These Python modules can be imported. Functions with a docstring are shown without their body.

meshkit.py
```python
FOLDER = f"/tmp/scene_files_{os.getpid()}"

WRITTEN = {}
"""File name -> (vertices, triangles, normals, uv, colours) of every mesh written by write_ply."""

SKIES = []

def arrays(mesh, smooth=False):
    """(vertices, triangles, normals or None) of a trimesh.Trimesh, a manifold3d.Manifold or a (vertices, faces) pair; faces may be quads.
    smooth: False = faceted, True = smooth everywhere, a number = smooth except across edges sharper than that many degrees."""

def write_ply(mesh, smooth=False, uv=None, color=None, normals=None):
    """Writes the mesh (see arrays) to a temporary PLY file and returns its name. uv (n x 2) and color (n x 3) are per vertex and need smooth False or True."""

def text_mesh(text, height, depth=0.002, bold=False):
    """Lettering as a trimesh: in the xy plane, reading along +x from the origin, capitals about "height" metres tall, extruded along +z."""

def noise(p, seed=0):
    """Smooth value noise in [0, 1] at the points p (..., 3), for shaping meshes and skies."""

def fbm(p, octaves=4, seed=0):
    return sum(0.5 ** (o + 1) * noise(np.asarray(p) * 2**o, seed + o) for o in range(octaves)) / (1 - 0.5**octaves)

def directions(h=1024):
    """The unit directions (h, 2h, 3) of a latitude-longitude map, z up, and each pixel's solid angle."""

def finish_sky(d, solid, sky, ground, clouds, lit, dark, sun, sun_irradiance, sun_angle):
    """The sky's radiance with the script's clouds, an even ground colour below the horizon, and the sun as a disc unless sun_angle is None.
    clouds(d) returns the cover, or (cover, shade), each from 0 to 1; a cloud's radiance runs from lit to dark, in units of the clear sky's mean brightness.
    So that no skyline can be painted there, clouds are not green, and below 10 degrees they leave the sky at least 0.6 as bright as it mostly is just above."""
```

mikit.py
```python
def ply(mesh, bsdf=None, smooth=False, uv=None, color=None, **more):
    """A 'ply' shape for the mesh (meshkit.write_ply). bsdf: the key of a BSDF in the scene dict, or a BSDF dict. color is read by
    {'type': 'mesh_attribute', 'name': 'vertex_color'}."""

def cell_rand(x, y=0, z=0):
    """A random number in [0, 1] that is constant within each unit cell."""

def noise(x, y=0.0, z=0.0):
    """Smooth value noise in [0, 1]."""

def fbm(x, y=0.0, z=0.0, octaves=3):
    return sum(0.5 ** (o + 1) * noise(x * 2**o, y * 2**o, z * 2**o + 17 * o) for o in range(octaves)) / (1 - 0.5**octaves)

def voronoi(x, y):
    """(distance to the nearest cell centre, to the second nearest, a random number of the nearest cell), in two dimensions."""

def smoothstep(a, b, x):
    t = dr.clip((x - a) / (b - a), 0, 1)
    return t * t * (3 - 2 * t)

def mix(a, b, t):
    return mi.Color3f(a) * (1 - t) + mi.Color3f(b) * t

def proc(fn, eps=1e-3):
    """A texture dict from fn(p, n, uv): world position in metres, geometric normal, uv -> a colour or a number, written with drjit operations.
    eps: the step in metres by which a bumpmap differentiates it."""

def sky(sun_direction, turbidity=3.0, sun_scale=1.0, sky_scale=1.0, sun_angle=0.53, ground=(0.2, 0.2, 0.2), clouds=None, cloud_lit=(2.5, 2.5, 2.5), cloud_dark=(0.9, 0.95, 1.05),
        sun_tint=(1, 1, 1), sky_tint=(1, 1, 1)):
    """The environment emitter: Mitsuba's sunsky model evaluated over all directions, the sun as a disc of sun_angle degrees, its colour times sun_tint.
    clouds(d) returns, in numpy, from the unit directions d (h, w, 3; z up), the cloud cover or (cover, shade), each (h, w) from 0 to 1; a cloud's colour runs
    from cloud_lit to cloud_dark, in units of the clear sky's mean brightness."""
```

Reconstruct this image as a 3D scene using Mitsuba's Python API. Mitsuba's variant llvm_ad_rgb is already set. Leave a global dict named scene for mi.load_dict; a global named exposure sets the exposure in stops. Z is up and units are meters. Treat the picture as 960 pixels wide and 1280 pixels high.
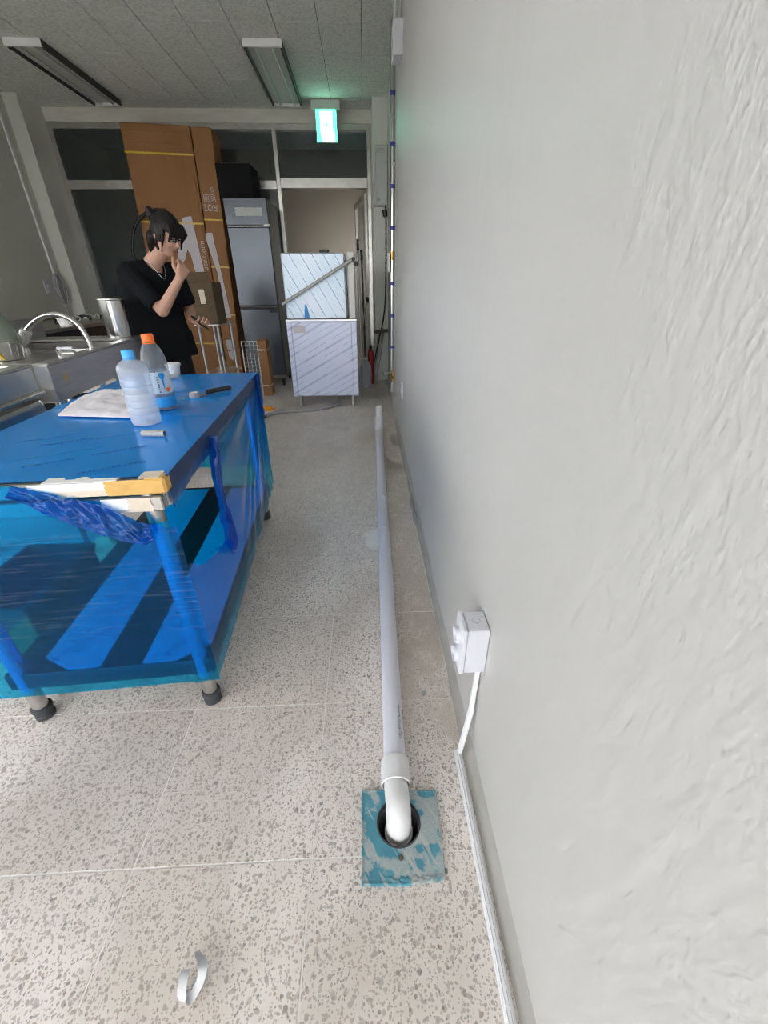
import math, random
import numpy as np
import trimesh
import shapely
from shapely.geometry import Polygon, Point, box as sbox
from manifold3d import Manifold
import drjit as dr
import mitsuba as mi
import mikit, meshkit
from mikit import noise, fbm, voronoi, smoothstep, cell_rand, mix

random.seed(7)
rng = np.random.default_rng(11)
T = mi.ScalarTransform4f
scene, labels = {}, {}

# ------------------------------------------------------------------ camera, sky, exposure
CAM_H, FOCAL = 1.18, 515.0
_vy = np.array([454 - 480, 358 - 640, FOCAL]); _vy /= np.linalg.norm(_vy)
_vd = np.array([487 - 480, 1580 - 640, FOCAL]); _vd -= _vy * (_vd @ _vy); _vd /= np.linalg.norm(_vd)
_R = np.stack([np.cross(_vd, _vy), _vy, -_vd], 1)          # lens axes from the room's axes (right, depth, up)
_f, _u = _R.T @ [0, 0, 1.0], _R.T @ [0, -1.0, 0]
scene['camera'] = {'type': 'perspective', 'fov_axis': 'x', 'fov': math.degrees(2 * math.atan(480 / FOCAL)), 'near_clip': 0.02,
                   'to_world': T().look_at(origin=[0, 0, CAM_H], target=[float(_f[0]), float(_f[1]), CAM_H + float(_f[2])], up=[float(x) for x in _u])}
scene['sky'] = mikit.sky((-0.35, -0.6, 0.72), turbidity=4.0, sun_scale=0.0, sky_scale=1.0, ground=(0.42, 0.40, 0.37),
                         clouds=lambda d: (0.92 + 0 * d[..., 0], 0.55 * meshkit.fbm(d * 3.0, 3, 5)), cloud_lit=(1.9, 1.9, 1.9), cloud_dark=(1.3, 1.33, 1.38))
exposure = 4.75

# ------------------------------------------------------------------ materials
def rgb(*c): return {'type': 'rgb', 'value': [float(x) for x in c]}
def two(b): return {'type': 'twosided', 'b': b}
def mat(name, color, rough=0.5, metal=0.0, spec=0.5, coat=0.0):
    base = mikit.proc(color) if callable(color) else rgb(*color)
    scene[name] = two({'type': 'principled', 'base_color': base, 'roughness': rough, 'metallic': metal, 'specular': spec, 'clearcoat': coat, 'clearcoat_gloss': 0.9})
    return name

def terrazzo_color(p, n, uv):
    x, y = p.x, p.y
    tone = 0.93 + 0.10 * cell_rand(dr.floor((x + 0.157) / 0.412), dr.floor((y - 0.465) / 0.412), 3)
    c = mix((0.675, 0.620, 0.575), (0.765, 0.708, 0.663), fbm(x * 22, y * 22, 0.0, 2))
    wx, wy = x + 0.004 * noise(x * 90, y * 90, 1.0), y + 0.004 * noise(x * 90, y * 90, 5.0)
    for s, keep, rad, k in ((78.0, 0.22, 0.33, 0.0), (140.0, 0.30, 0.37, 31.7), (240.0, 0.28, 0.38, 77.7)):
        d1, d2, r = voronoi(wx * s + k, wy * s + k)
        on = dr.select(r < keep, 1.0, 0.0) * smoothstep(rad + 0.08, rad - 0.06, d1 + 0.25 * (noise(wx * s * 2.3, wy * s * 2.3, k) - 0.5))
        q = r / keep
        chip = mix((0.30, 0.275, 0.255), (0.46, 0.42, 0.385), q)
        chip = mix(chip, (0.17, 0.165, 0.165), dr.select(q < 0.09, 1.0, 0.0))
        chip = mix(chip, (0.33, 0.235, 0.18), dr.select((q > 0.5) & (q < 0.56), 1.0, 0.0))
        c = mix(c, chip, on * 0.8)
    # mortar dust trodden into the strip along the pipe, with a broken grainy outline
    dust = smoothstep(0.06, 0.13, x + 0.09 * (fbm(x * 9, y * 5, 2.0, 3) - 0.5)) * smoothstep(0.66, 0.86, y + 0.2 * (noise(x * 8, y * 8, 4.0) - 0.5))
    dust = dust * (0.45 + 0.55 * smoothstep(0.3, 0.55, fbm(x * 26, y * 18, 3.0, 3)))
    c = mix(c, (0.52, 0.455, 0.40), dust * 0.8)
    grime = smoothstep(0.52, 0.75, fbm(x * 2.4 + 9, y * 1.7, 7.0, 4))
    c = mix(c, (0.37, 0.30, 0.25), grime * 0.35)
    wet = smoothstep(0.55, 0.62, noise(x * 7 + 0.3, y * 3.2, 3.3)) * smoothstep(0.12, 0.16, x) * smoothstep(2.6, 2.9, y) * smoothstep(3.9, 3.4, y)
    c = mix(c, (0.20, 0.165, 0.14), wet * 0.6)
    e1 = dr.sqrt(dr.square((x - 0.02) / 0.06) + dr.square((y - 1.86) / 0.13)) + 0.9 * (fbm(x * 40, y * 30, 1.0, 3) - 0.5)
    c = mix(c, (0.80, 0.79, 0.77), smoothstep(1.0, 0.5, e1) * 0.7)
    return c * tone
mat('m_terrazzo', terrazzo_color, 0.42, spec=0.35)
mat('m_grout', lambda p, n, uv: mix((0.60, 0.57, 0.53), (0.70, 0.68, 0.65), fbm(p.x * 30, p.y * 30, 0.0, 2)), 0.8)
mat('m_slab', (0.45, 0.43, 0.40), 0.9)

def paint_color(p, n, uv):
    a = fbm(p.y * 2.0, p.z * 0.9, 1.3, 3)
    c = mix((0.415, 0.41, 0.395), (0.46, 0.452, 0.438), a)
    s = smoothstep(0.62, 0.72, noise(p.y * 5.0, p.z * 1.1, 4.0)) * smoothstep(0.5, 0.7, noise(p.y * 60, p.z * 14, 2.0))
    return mix(c, (0.38, 0.38, 0.37), s * 0.12)
def paint_relief(p, n, uv):
    rough = 0.60 + 0.45 * smoothstep(0.35, 0.62, noise(p.y * 2.2, p.z * 1.7, 8.0))
    h = (0.0012 * fbm(p.y * 200 + 0.22 * p.z * 200, p.z * 62, 0.0, 2) + 0.0006 * noise(p.y * 420, p.z * 220, 3.0)) * rough + 0.0016 * fbm(p.y * 58 + 0.15 * p.z * 58, p.z * 9, 6.0, 2)
    v = smoothstep(0.88, 0.94, noise(p.y * 70, p.z * 70, 9.0))
    return h + 0.0007 * v
scene['m_wallpaint'] = {'type': 'bumpmap', 'tex': mikit.proc(paint_relief, 5e-4), 'scale': 1.0,
                        'b': two({'type': 'principled', 'base_color': mikit.proc(paint_color), 'roughness': 0.42, 'specular': 0.4})}
mat('m_wallgrey', lambda p, n, uv: mix((0.55, 0.555, 0.49), (0.62, 0.625, 0.56), fbm(p.x * 2 + p.y * 2, p.z * 2, 0.4, 4)), 0.6)
mat('m_column', (0.64, 0.645, 0.59), 0.55)
mat('m_skirt', lambda p, n, uv: mix((0.30, 0.285, 0.265), (0.42, 0.40, 0.375), fbm(p.x * 40, p.y * 14, p.z * 40, 3)), 0.8)
mat('m_ceiling', lambda p, n, uv: mix((0.50, 0.52, 0.475), (0.60, 0.62, 0.575), smoothstep(0.3, 0.6, fbm(p.x * 70, p.y * 70, 0.0, 2))), 0.9)
mat('m_concrete', lambda p, n, uv: mix((0.56, 0.55, 0.49), (0.70, 0.69, 0.63), fbm(p.x * 5, p.z * 30, 0.0, 3)), 0.7)
mat('m_corridor', (0.60, 0.53, 0.44), 0.8)
mat('m_frame', lambda p, n, uv: mix((0.52, 0.51, 0.48), (0.70, 0.69, 0.66), fbm(p.x * 14, p.y * 3, p.z * 14, 3)), 0.28, metal=0.9)
mat('m_steel', lambda p, n, uv: mix((0.46, 0.45, 0.43), (0.60, 0.59, 0.57), fbm(p.x * 9, p.y * 9, p.z * 60, 2)), 0.30, metal=1.0)
mat('m_steel_dull', (0.36, 0.355, 0.34), 0.42, metal=0.9)
mat('m_bar', (0.30, 0.30, 0.285), 0.45, metal=0.5)
mat('m_chrome', (0.70, 0.70, 0.69), 0.14, metal=1.0)
mat('m_fridge', lambda p, n, uv: mix((0.075, 0.083, 0.095), (0.10, 0.11, 0.125), fbm(p.x * 4, p.y * 4, p.z * 3, 3)), 0.30, metal=0.85)
mat('m_fridge_side', (0.17, 0.16, 0.14), 0.45, metal=0.4)
mat('m_black', (0.015, 0.015, 0.016), 0.5)
mat('m_rubber', (0.035, 0.037, 0.042), 0.6)
mat('m_dark', (0.05, 0.05, 0.05), 0.6)
mat('m_pvc', (0.60, 0.595, 0.66), 0.38)
mat('m_pvc_white', (0.62, 0.615, 0.615), 0.32)
mat('m_plastic_white', (0.56, 0.565, 0.61), 0.3)
mat('m_trunk', (0.68, 0.68, 0.70), 0.35)
mat('m_plastic_grey', (0.34, 0.34, 0.35), 0.5)
mat('m_ink', (0.10, 0.10, 0.14), 0.6)
mat('m_white', (0.72, 0.72, 0.72), 0.5)

# dull glass of the partition, plain clear glass, blue wrapping film
scene['m_glass_dark'] = {'type': 'thindielectric', 'specular_transmittance': rgb(0.19, 0.26, 0.31)}
FILM_T = (0.04, 0.66, 1.0)
scene['m_film'] = {'type': 'blendbsdf', 'weight': 0.11, 'a': {'type': 'thindielectric', 'int_ior': 1.27, 'specular_transmittance': rgb(*FILM_T)},
                   'b': two({'type': 'principled', 'base_color': rgb(0.0, 0.15, 0.44), 'roughness': 0.22, 'specular': 0.6})}
scene['m_film_fold'] = {'type': 'blendbsdf', 'weight': 0.40, 'a': {'type': 'thindielectric', 'specular_transmittance': rgb(0.04, 0.38, 0.84)},
                        'b': two({'type': 'principled', 'base_color': rgb(0.0, 0.09, 0.38), 'roughness': 0.18, 'specular': 0.7})}
def film_on_steel(p, n, uv):
    return mix((0.002, 0.215, 0.66), (0.004, 0.29, 0.80), fbm(p.x * 3.5, p.y * 3.0, p.z * 3, 3))
mat('m_film_steel', film_on_steel, 0.20, metal=0.3, coat=0.8)
mat('m_film_bright', (0.003, 0.55, 0.97), 0.30, metal=0.2, coat=0.5)
mat('m_leg_film', (0.015, 0.44, 0.82), 0.25, metal=0.8, coat=0.5)
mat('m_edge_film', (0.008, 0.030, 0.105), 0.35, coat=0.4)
mat('m_film_print', (0.004, 0.13, 0.42), 0.4, metal=0.3)
mat('m_shelf_steel', (0.10, 0.11, 0.13), 0.32, metal=0.9)
mat('m_tape', lambda p, n, uv: mix((0.52, 0.29, 0.065), (0.64, 0.40, 0.12), fbm(p.x * 40, p.y * 40, p.z * 60, 3)), 0.35, coat=0.4)
mat('m_masking', (0.62, 0.54, 0.44), 0.6)

def card_color(p, n, uv):
    c = mix((0.27, 0.125, 0.048), (0.34, 0.165, 0.07), fbm(p.x * 3, p.y * 3, p.z * 0.8, 3))
    return c * (0.95 + 0.08 * noise(p.x * 260, 0.0, p.z * 5))
mat('m_card', card_color, 0.75)
mat('m_card_dark', lambda p, n, uv: mix((0.085, 0.055, 0.03), (0.13, 0.09, 0.05), fbm(p.x * 9, p.y * 9, p.z * 9, 3)), 0.8)
mat('m_strap', (0.62, 0.43, 0.04), 0.4)
mat('m_label', (0.56, 0.52, 0.55), 0.6)

def hood_film(p, n, uv):
    s = (p.x * 0.87 + p.z * 0.50)
    c = mix((0.55, 0.66, 0.76), (0.66, 0.72, 0.80), fbm(p.x * 4, p.z * 4, 0.0, 2))
    def line(off, w, per):
        t = s / per + off
        return smoothstep(w, w * 0.5, dr.abs(t - dr.floor(t) - 0.5) * per)
    run = p.z * 0.87 - p.x * 0.5
    dash = smoothstep(0.30, 0.36, noise(run * 9, dr.floor(s / 0.093 + 0.2) * 3.1, 0.0))
    c = mix(c, (0.10, 0.19, 0.32), line(0.2, 0.0034, 0.093) * (0.35 + 0.6 * dash))
    dash2 = smoothstep(0.45, 0.5, noise(run * 14, dr.floor(s / 0.093 + 0.7) * 3.1, 5.0))
    return mix(c, (0.36, 0.46, 0.58), line(0.7, 0.0022, 0.093) * dash2 * 0.7)
def body_film(p, n, uv):
    s = (p.z * 0.88 - p.x * 0.47)
    c = mix((0.60, 0.63, 0.78), (0.66, 0.68, 0.82), fbm(p.x * 4, p.z * 4, 0.0, 2))
    run = p.x * 0.88 + p.z * 0.47
    def line(off, w, per):
        t = s / per + off
        return smoothstep(w, w * 0.6, dr.abs(t - dr.floor(t) - 0.5) * per)
    gap = smoothstep(0.36, 0.42, noise(run * 7, dr.floor(s / 0.112) * 2.7, 0.0))
    c = mix(c, (0.36, 0.41, 0.56), line(0.0, 0.013, 0.112) * (0.6 + 0.4 * gap) * 0.7)
    dash = smoothstep(0.45, 0.52, noise(run * 13, dr.floor(s / 0.112 + 0.5) * 2.7, 3.0))
    return mix(c, (0.33, 0.38, 0.54), line(0.5, 0.0035, 0.112) * dash * 0.8)
mat('m_hood_film', hood_film, 0.35, metal=0.25)
mat('m_body_film', body_film, 0.38, metal=0.2)

def drain_color(p, n, uv):
    c = mix((0.045, 0.185, 0.25), (0.085, 0.265, 0.335), fbm(p.x * 30, p.y * 30, 0.0, 3))
    m = fbm(p.x * 40 + 0.35 * p.y * 40, p.y * 34, 4.0, 5) + 0.16 * smoothstep(0.03, 0.13, p.x)
    grit = smoothstep(0.50, 0.64, m) * (0.55 + 0.45 * noise(p.x * 420, p.y * 420, 1.0))
    streak = smoothstep(0.66, 0.76, fbm(p.x * 110 + p.y * 60, p.y * 22, 9.0, 2)) * 0.7
    return mix(c, (0.43, 0.415, 0.38), dr.minimum(grit + streak, 1.0) * 0.8)
mat('m_drain', drain_color, 0.6)
mat('m_hole', (0.16, 0.16, 0.165), 0.5)
mat('m_skin', (0.50, 0.285, 0.205), 0.5, spec=0.35)
mat('m_shirt', lambda p, n, uv: mix((0.006, 0.007, 0.009), (0.011, 0.012, 0.014), noise(p.x * 300, p.y * 300, p.z * 300)), 0.9, spec=0.1)
mat('m_trousers', (0.010, 0.010, 0.012), 0.8, spec=0.2)
mat('m_hair', lambda p, n, uv: mix((0.008, 0.007, 0.007), (0.022, 0.018, 0.016), noise(p.x * 160, p.y * 160, p.z * 30)), 0.5, spec=0.2)
mat('m_lip', (0.33, 0.11, 0.10), 0.5)
mat('m_pink', (0.60, 0.28, 0.25), 0.5)
scene['m_bottle'] = {'type': 'blendbsdf', 'weight': 0.34, 'a': {'type': 'thindielectric', 'specular_transmittance': rgb(0.90, 0.94, 0.98)},
                     'b': two({'type': 'principled', 'base_color': rgb(0.72, 0.77, 0.86), 'roughness': 0.25, 'specular': 0.6})}
scene['m_bottle_clear'] = {'type': 'blendbsdf', 'weight': 0.13, 'a': {'type': 'thindielectric', 'specular_transmittance': rgb(0.88, 0.90, 0.93)},
                           'b': two({'type': 'principled', 'base_color': rgb(0.66, 0.70, 0.76), 'roughness': 0.2, 'specular': 0.6})}
scene['m_bottle_label'] = {'type': 'blendbsdf', 'weight': 0.55, 'a': {'type': 'thindielectric'},
                           'b': two({'type': 'principled', 'base_color': rgb(0.66, 0.76, 0.86), 'roughness': 0.4})}
mat('m_blue', (0.01, 0.26, 0.62), 0.4)
mat('m_cap_blue', (0.07, 0.42, 0.85), 0.35)
mat('m_cap_orange', (0.90, 0.17, 0.03), 0.4)
mat('m_orange', (0.80, 0.32, 0.02), 0.45)
mat('m_red', (0.35, 0.02, 0.02), 0.4)
mat('m_yellow', (0.75, 0.50, 0.02), 0.4)
mat('m_brass', (0.50, 0.33, 0.11), 0.3, metal=1.0)
mat('m_paper', lambda p, n, uv: mix((0.66, 0.62, 0.68), (0.78, 0.76, 0.80), fbm(p.x * 25, p.y * 18, 0.0, 3)), 0.6)
mat('m_curl_paper', lambda p, n, uv: mix((0.46, 0.47, 0.48), (0.54, 0.545, 0.55), fbm(p.x * 90, p.y * 90, p.z * 90, 2)), 0.55)
mat('m_grey_green', (0.24, 0.28, 0.22), 0.4, metal=0.3)
mat('m_dark_green', (0.01, 0.075, 0.05), 0.5)
mat('m_bucket', (0.36, 0.37, 0.40), 0.4)
mat('m_panel', (0.50, 0.52, 0.49), 0.45)
mat('m_tape_blue', (0.05, 0.05, 0.30), 0.5)
mat('m_board', (0.085, 0.075, 0.06), 0.7)
mat('m_sign_white', (0.8, 0.8, 0.8), 0.5)

# ------------------------------------------------------------------ mesh helpers
def tri(v, f): return trimesh.Trimesh(np.asarray(v, float), np.asarray(f, int), process=False)
def cat(*ms): return trimesh.util.concatenate(list(ms))
def bx(x0, x1, y0, y1, z0, z1, c=0.0):
    """a box with chamfered edges"""
    if c <= 0:
        m = trimesh.creation.box([x1 - x0, y1 - y0, z1 - z0]); m.apply_translation([(x0 + x1) / 2, (y0 + y1) / 2, (z0 + z1) / 2]); return m
    h = np.array([x1 - x0, y1 - y0, z1 - z0]) / 2
    pts = []
    for sx in (-1, 1):
        for sy in (-1, 1):
            for sz in (-1, 1):
                for k in range(3):
                    d = np.full(3, float(c)); d[k] = 0
                    pts.append(np.array([sx, sy, sz]) * (h - d))
    m = trimesh.convex.convex_hull(np.array(pts))
    m.apply_translation([(x0 + x1) / 2, (y0 + y1) / 2, (z0 + z1) / 2])
    return m
def tube(pts, r, n=14, closed=False, cap=True):
    p = np.asarray(pts, float)
    rr = np.broadcast_to(np.asarray(r, float), (len(p),))
    t = np.gradient(p, axis=0); t /= np.linalg.norm(t, axis=1, keepdims=True) + 1e-12
    ref = np.array([0, 0, 1.0]) if abs(t[0][2]) < 0.9 else np.array([1.0, 0, 0])
    rings = []
    a = np.cross(t[0], ref); a /= np.linalg.norm(a)
    for i in range(len(p)):
        a = a - t[i] * (a @ t[i]); a /= np.linalg.norm(a); b = np.cross(t[i], a)
        th = np.arange(n) * 2 * np.pi / n
        rings.append(p[i] + rr[i] * (np.cos(th)[:, None] * a + np.sin(th)[:, None] * b))
    v = np.vstack(rings); f = []
    for i in range(len(p) - 1):
        for j in range(n):
            q = [i * n + j, i * n + (j + 1) % n, (i + 1) * n + (j + 1) % n, (i + 1) * n + j]
            f += [[q[0], q[1], q[2]], [q[0], q[2], q[3]]]
    if cap:
        v = np.vstack([v, p[0], p[-1]]); k = len(v) - 2; e = (len(p) - 1) * n
        for j in range(n):
            f += [[k, (j + 1) % n, j], [k + 1, e + j, e + (j + 1) % n]]
    return tri(v, f)
def spline(pts, n=30):
    from scipy.interpolate import CubicSpline
    p = np.asarray(pts, float); s = np.r_[0, np.cumsum(np.linalg.norm(np.diff(p, axis=0), axis=1))]
    return CubicSpline(s, p)(np.linspace(0, s[-1], n))
def lathe(prof, c=(0, 0, 0), n=32):
    """profile of (radius, height) turned about the upright axis"""
    pr = np.asarray(prof, float); th = np.arange(n) * 2 * np.pi / n
    v = np.array([[r * np.cos(a), r * np.sin(a), z] for r, z in pr for a in th]); f = []
    for i in range(len(pr) - 1):
        for j in range(n):
            q = [i * n + j, i * n + (j + 1) % n, (i + 1) * n + (j + 1) % n, (i + 1) * n + j]
            f += [[q[0], q[1], q[2]], [q[0], q[2], q[3]]]
    m = tri(v, f); m.apply_translation(c); return m
def grid(fn, nu, nv):
    u, v = np.meshgrid(np.linspace(0, 1, nu), np.linspace(0, 1, nv), indexing='ij')
    P = fn(u, v).reshape(-1, 3)
    i, j = np.meshgrid(np.arange(nu - 1), np.arange(nv - 1), indexing='ij')
    q = np.stack([i * nv + j, (i + 1) * nv + j, (i + 1) * nv + j + 1, i * nv + j + 1], -1).reshape(-1, 4)
    return tri(P, np.vstack([q[:, [0, 1, 2]], q[:, [0, 2, 3]]]))
def extrude(poly, h): return trimesh.creation.extrude_polygon(poly, h, engine='earcut')
def moved(m, M): m = m.copy(); m.apply_transform(M); return m
def frame4(o, x, y, z):
    M = np.eye(4); M[:3, 0], M[:3, 1], M[:3, 2], M[:3, 3] = x, y, z, o; return M
def rotz(a, c=(0, 0, 0)): return trimesh.transformations.rotation_matrix(a, [0, 0, 1], c)

# ------------------------------------------------------------------ scene helpers
used = set()
def numbered(k):
    if k not in used: used.add(k); return k
    i = 1
    while f'{k}_{i:03d}' in used: i += 1
    k = f'{k}_{i:03d}'; used.add(k); return k
def part(parent, name, mesh, m, smooth=30, label=None, kind=None):
    k = numbered(parent + '__' + name)
    scene[k] = mikit.ply(mesh, m, smooth=smooth)
    if label or kind: labels[k] = {**({'label': label} if label else {}), **({'kind': kind} if kind else {})}
    return k
def thing(name, label, category, group=None):
    k = numbered(name); labels[k] = {'label': label, 'category': category, **({'group': group} if group else {})}; return k
def solid(name, mesh, m, label, category, smooth=30, group=None):
    k = thing(name, label, category, group); scene[k] = mikit.ply(mesh, m, smooth=smooth); return k
def struct(name, mesh, m, smooth=30, label=None, **kw):
    k = numbered(name)
    if mesh is not None: scene[k] = mikit.ply(mesh, m, smooth=smooth, **kw)
    labels[k] = {'kind': 'structure', **({'label': label} if label else {})}; return k

# ------------------------------------------------------------------ the room
CZ, BY, FY = 2.99, 6.5, -2.40                    # ceiling, partition, glazed street front
XL = -3.75                                        # left wall
def wx(y): return 0.272 + 0.008 * y               # right wall
DRAIN = (0.052, 0.527)
hole = Point(*DRAIN).buffer(0.0555, 32)

fl = extrude(Polygon([(XL - 0.1, FY - 0.3), (0.45, FY - 0.3), (0.45, 8.3), (XL - 0.1, 8.3)]).difference(hole), 0.08); fl.apply_translation([0, 0, -0.095])
struct('floor', fl, 'm_slab', False, 'speckled terrazzo tile floor')
part('floor', 'grout_bed', moved(extrude(Polygon([(XL, FY), (0.34, FY), (0.34, 8.2), (XL, 8.2)]).difference(hole), 0.0138), trimesh.transformations.translation_matrix([0, 0, -0.015])), 'm_grout', False)
TILE, GAP = 0.412, 0.0026
tile_ply = mikit.ply(bx(-TILE / 2 + GAP / 2, TILE / 2 - GAP / 2, -TILE / 2 + GAP / 2, TILE / 2 - GAP / 2, -0.014, 0, 0.0012), 'm_terrazzo', smooth=False)
for i in range(-9, 2):
    for j in range(-7, 15):
        x0, y0 = -0.157 + TILE * i, 0.465 + TILE * j
        x1, y1 = min(x0 + TILE, wx(y0) + 0.012), min(y0 + TILE, BY + 0.02)
        if x1 - x0 < 0.03 or y1 - y0 < 0.05 or y0 + TILE < FY: continue
        k = numbered('floor__tile')
        cut = sbox(x0 + GAP / 2, y0 + GAP / 2, x1 - GAP / 2, y1 - GAP / 2)
        if cut.intersects(hole):
            m = extrude(cut.difference(hole), 0.014); m.apply_translation([0, 0, -0.014]); scene[k] = mikit.ply(m, 'm_terrazzo', smooth=False)
        elif x1 - x0 > TILE - 0.001 and y1 - y0 > TILE - 0.001:
            dz = -0.0006 * ((i * 7 + j * 13) % 4) / 3
            scene[k] = {**tile_ply, 'to_world': T().translate([x0 + TILE / 2, y0 + TILE / 2, dz])}
        else:
            scene[k] = mikit.ply(bx(x0 + GAP / 2, x1 - GAP / 2, y0 + GAP / 2, y1 - GAP / 2, -0.014, 0, 0.0012), 'm_terrazzo', smooth=False)

# right wall: hand plastered, gently uneven
def rw(u, v):
    y, z = FY - 0.05 + u * (BY + 0.15 - FY), v * CZ
    P = np.stack([y * 0, y, z], -1)
    d = 0.005 * (meshkit.fbm(P * [0, 1.6, 0.7], 3, 3) - 0.5) + 0.0035 * (meshkit.noise(P * [0, 5.5, 0.55], 9) - 0.5)
    return np.stack([wx(y) + d, y, z], -1)
m = grid(rw, 260, 70)
uu, vv = np.meshgrid(np.linspace(0, 8, 260), np.linspace(0, 3, 70), indexing='ij')
struct('wall_right', m, 'm_wallpaint', True, 'pale grey unevenly painted plaster wall', uv=np.stack([uu.ravel(), vv.ravel()], 1))
part('wall_right', 'core', cat(bx(0.40, 0.55, FY - 0.05, 7.0, 0, 3.05), bx(0.40, 0.55, 7.8, 8.2, 0, 3.05), bx(0.40, 0.55, 7.0, 7.8, 0, 1.1), bx(0.40, 0.55, 7.0, 7.8, 2.1, 3.05)), 'm_wallgrey', False)  # unseen opening past the partition, added to let daylight brighten the corridor
# low mortar fillet at the foot of the right wall
def fil(u, v):
    y = FY + u * (6.1 - FY); n = meshkit.fbm(np.stack([y * 5, v * 3, y * 0], -1), 3, 4) - 0.5
    return np.stack([wx(y) - 0.026 * (1 - v) + 0.010 * v - 0.006 * n * (1 - v), y, 0.048 * v * v + 0.0005 + 0.010 * n * v], -1)
struct('baseboard_right', grid(fil, 240, 6), 'm_skirt', True, 'rough grey mortar fillet along the foot of the wall')

# ceiling: soft boards with open joints
PX, PY = 0.342, 0.52
struct('ceiling', bx(XL - 0.1, 0.45, FY - 0.1, 8.3, CZ + 0.012, CZ + 0.06), 'm_dark', False, 'grey green acoustic board ceiling')
pan = mikit.ply(bx(-PX / 2 + .002, PX / 2 - .002, -PY / 2 + .0015, PY / 2 - .0015, CZ, CZ + 0.012, 0.003), 'm_ceiling', smooth=False)
for i in range(-11, 1):
    for j in range(-8, 10):
        x0, y0 = 0.042 + PX * i, 4.675 + PY * (j - 6)
        if y0 + PY > BY + 0.15 or y0 < FY - 0.1: continue
        k = numbered('ceiling__board')
        scene[k] = {**pan, 'to_world': T().translate([x0 - PX / 2 + PX, y0 + PY / 2, 0.0007 * ((i * 5 + j * 3) % 3)])}
part('ceiling', 'edge_strip', bx(XL, 0.34, 6.236, 8.2, CZ + 0.001, CZ + 0.011), 'm_ceiling', False)

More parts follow.
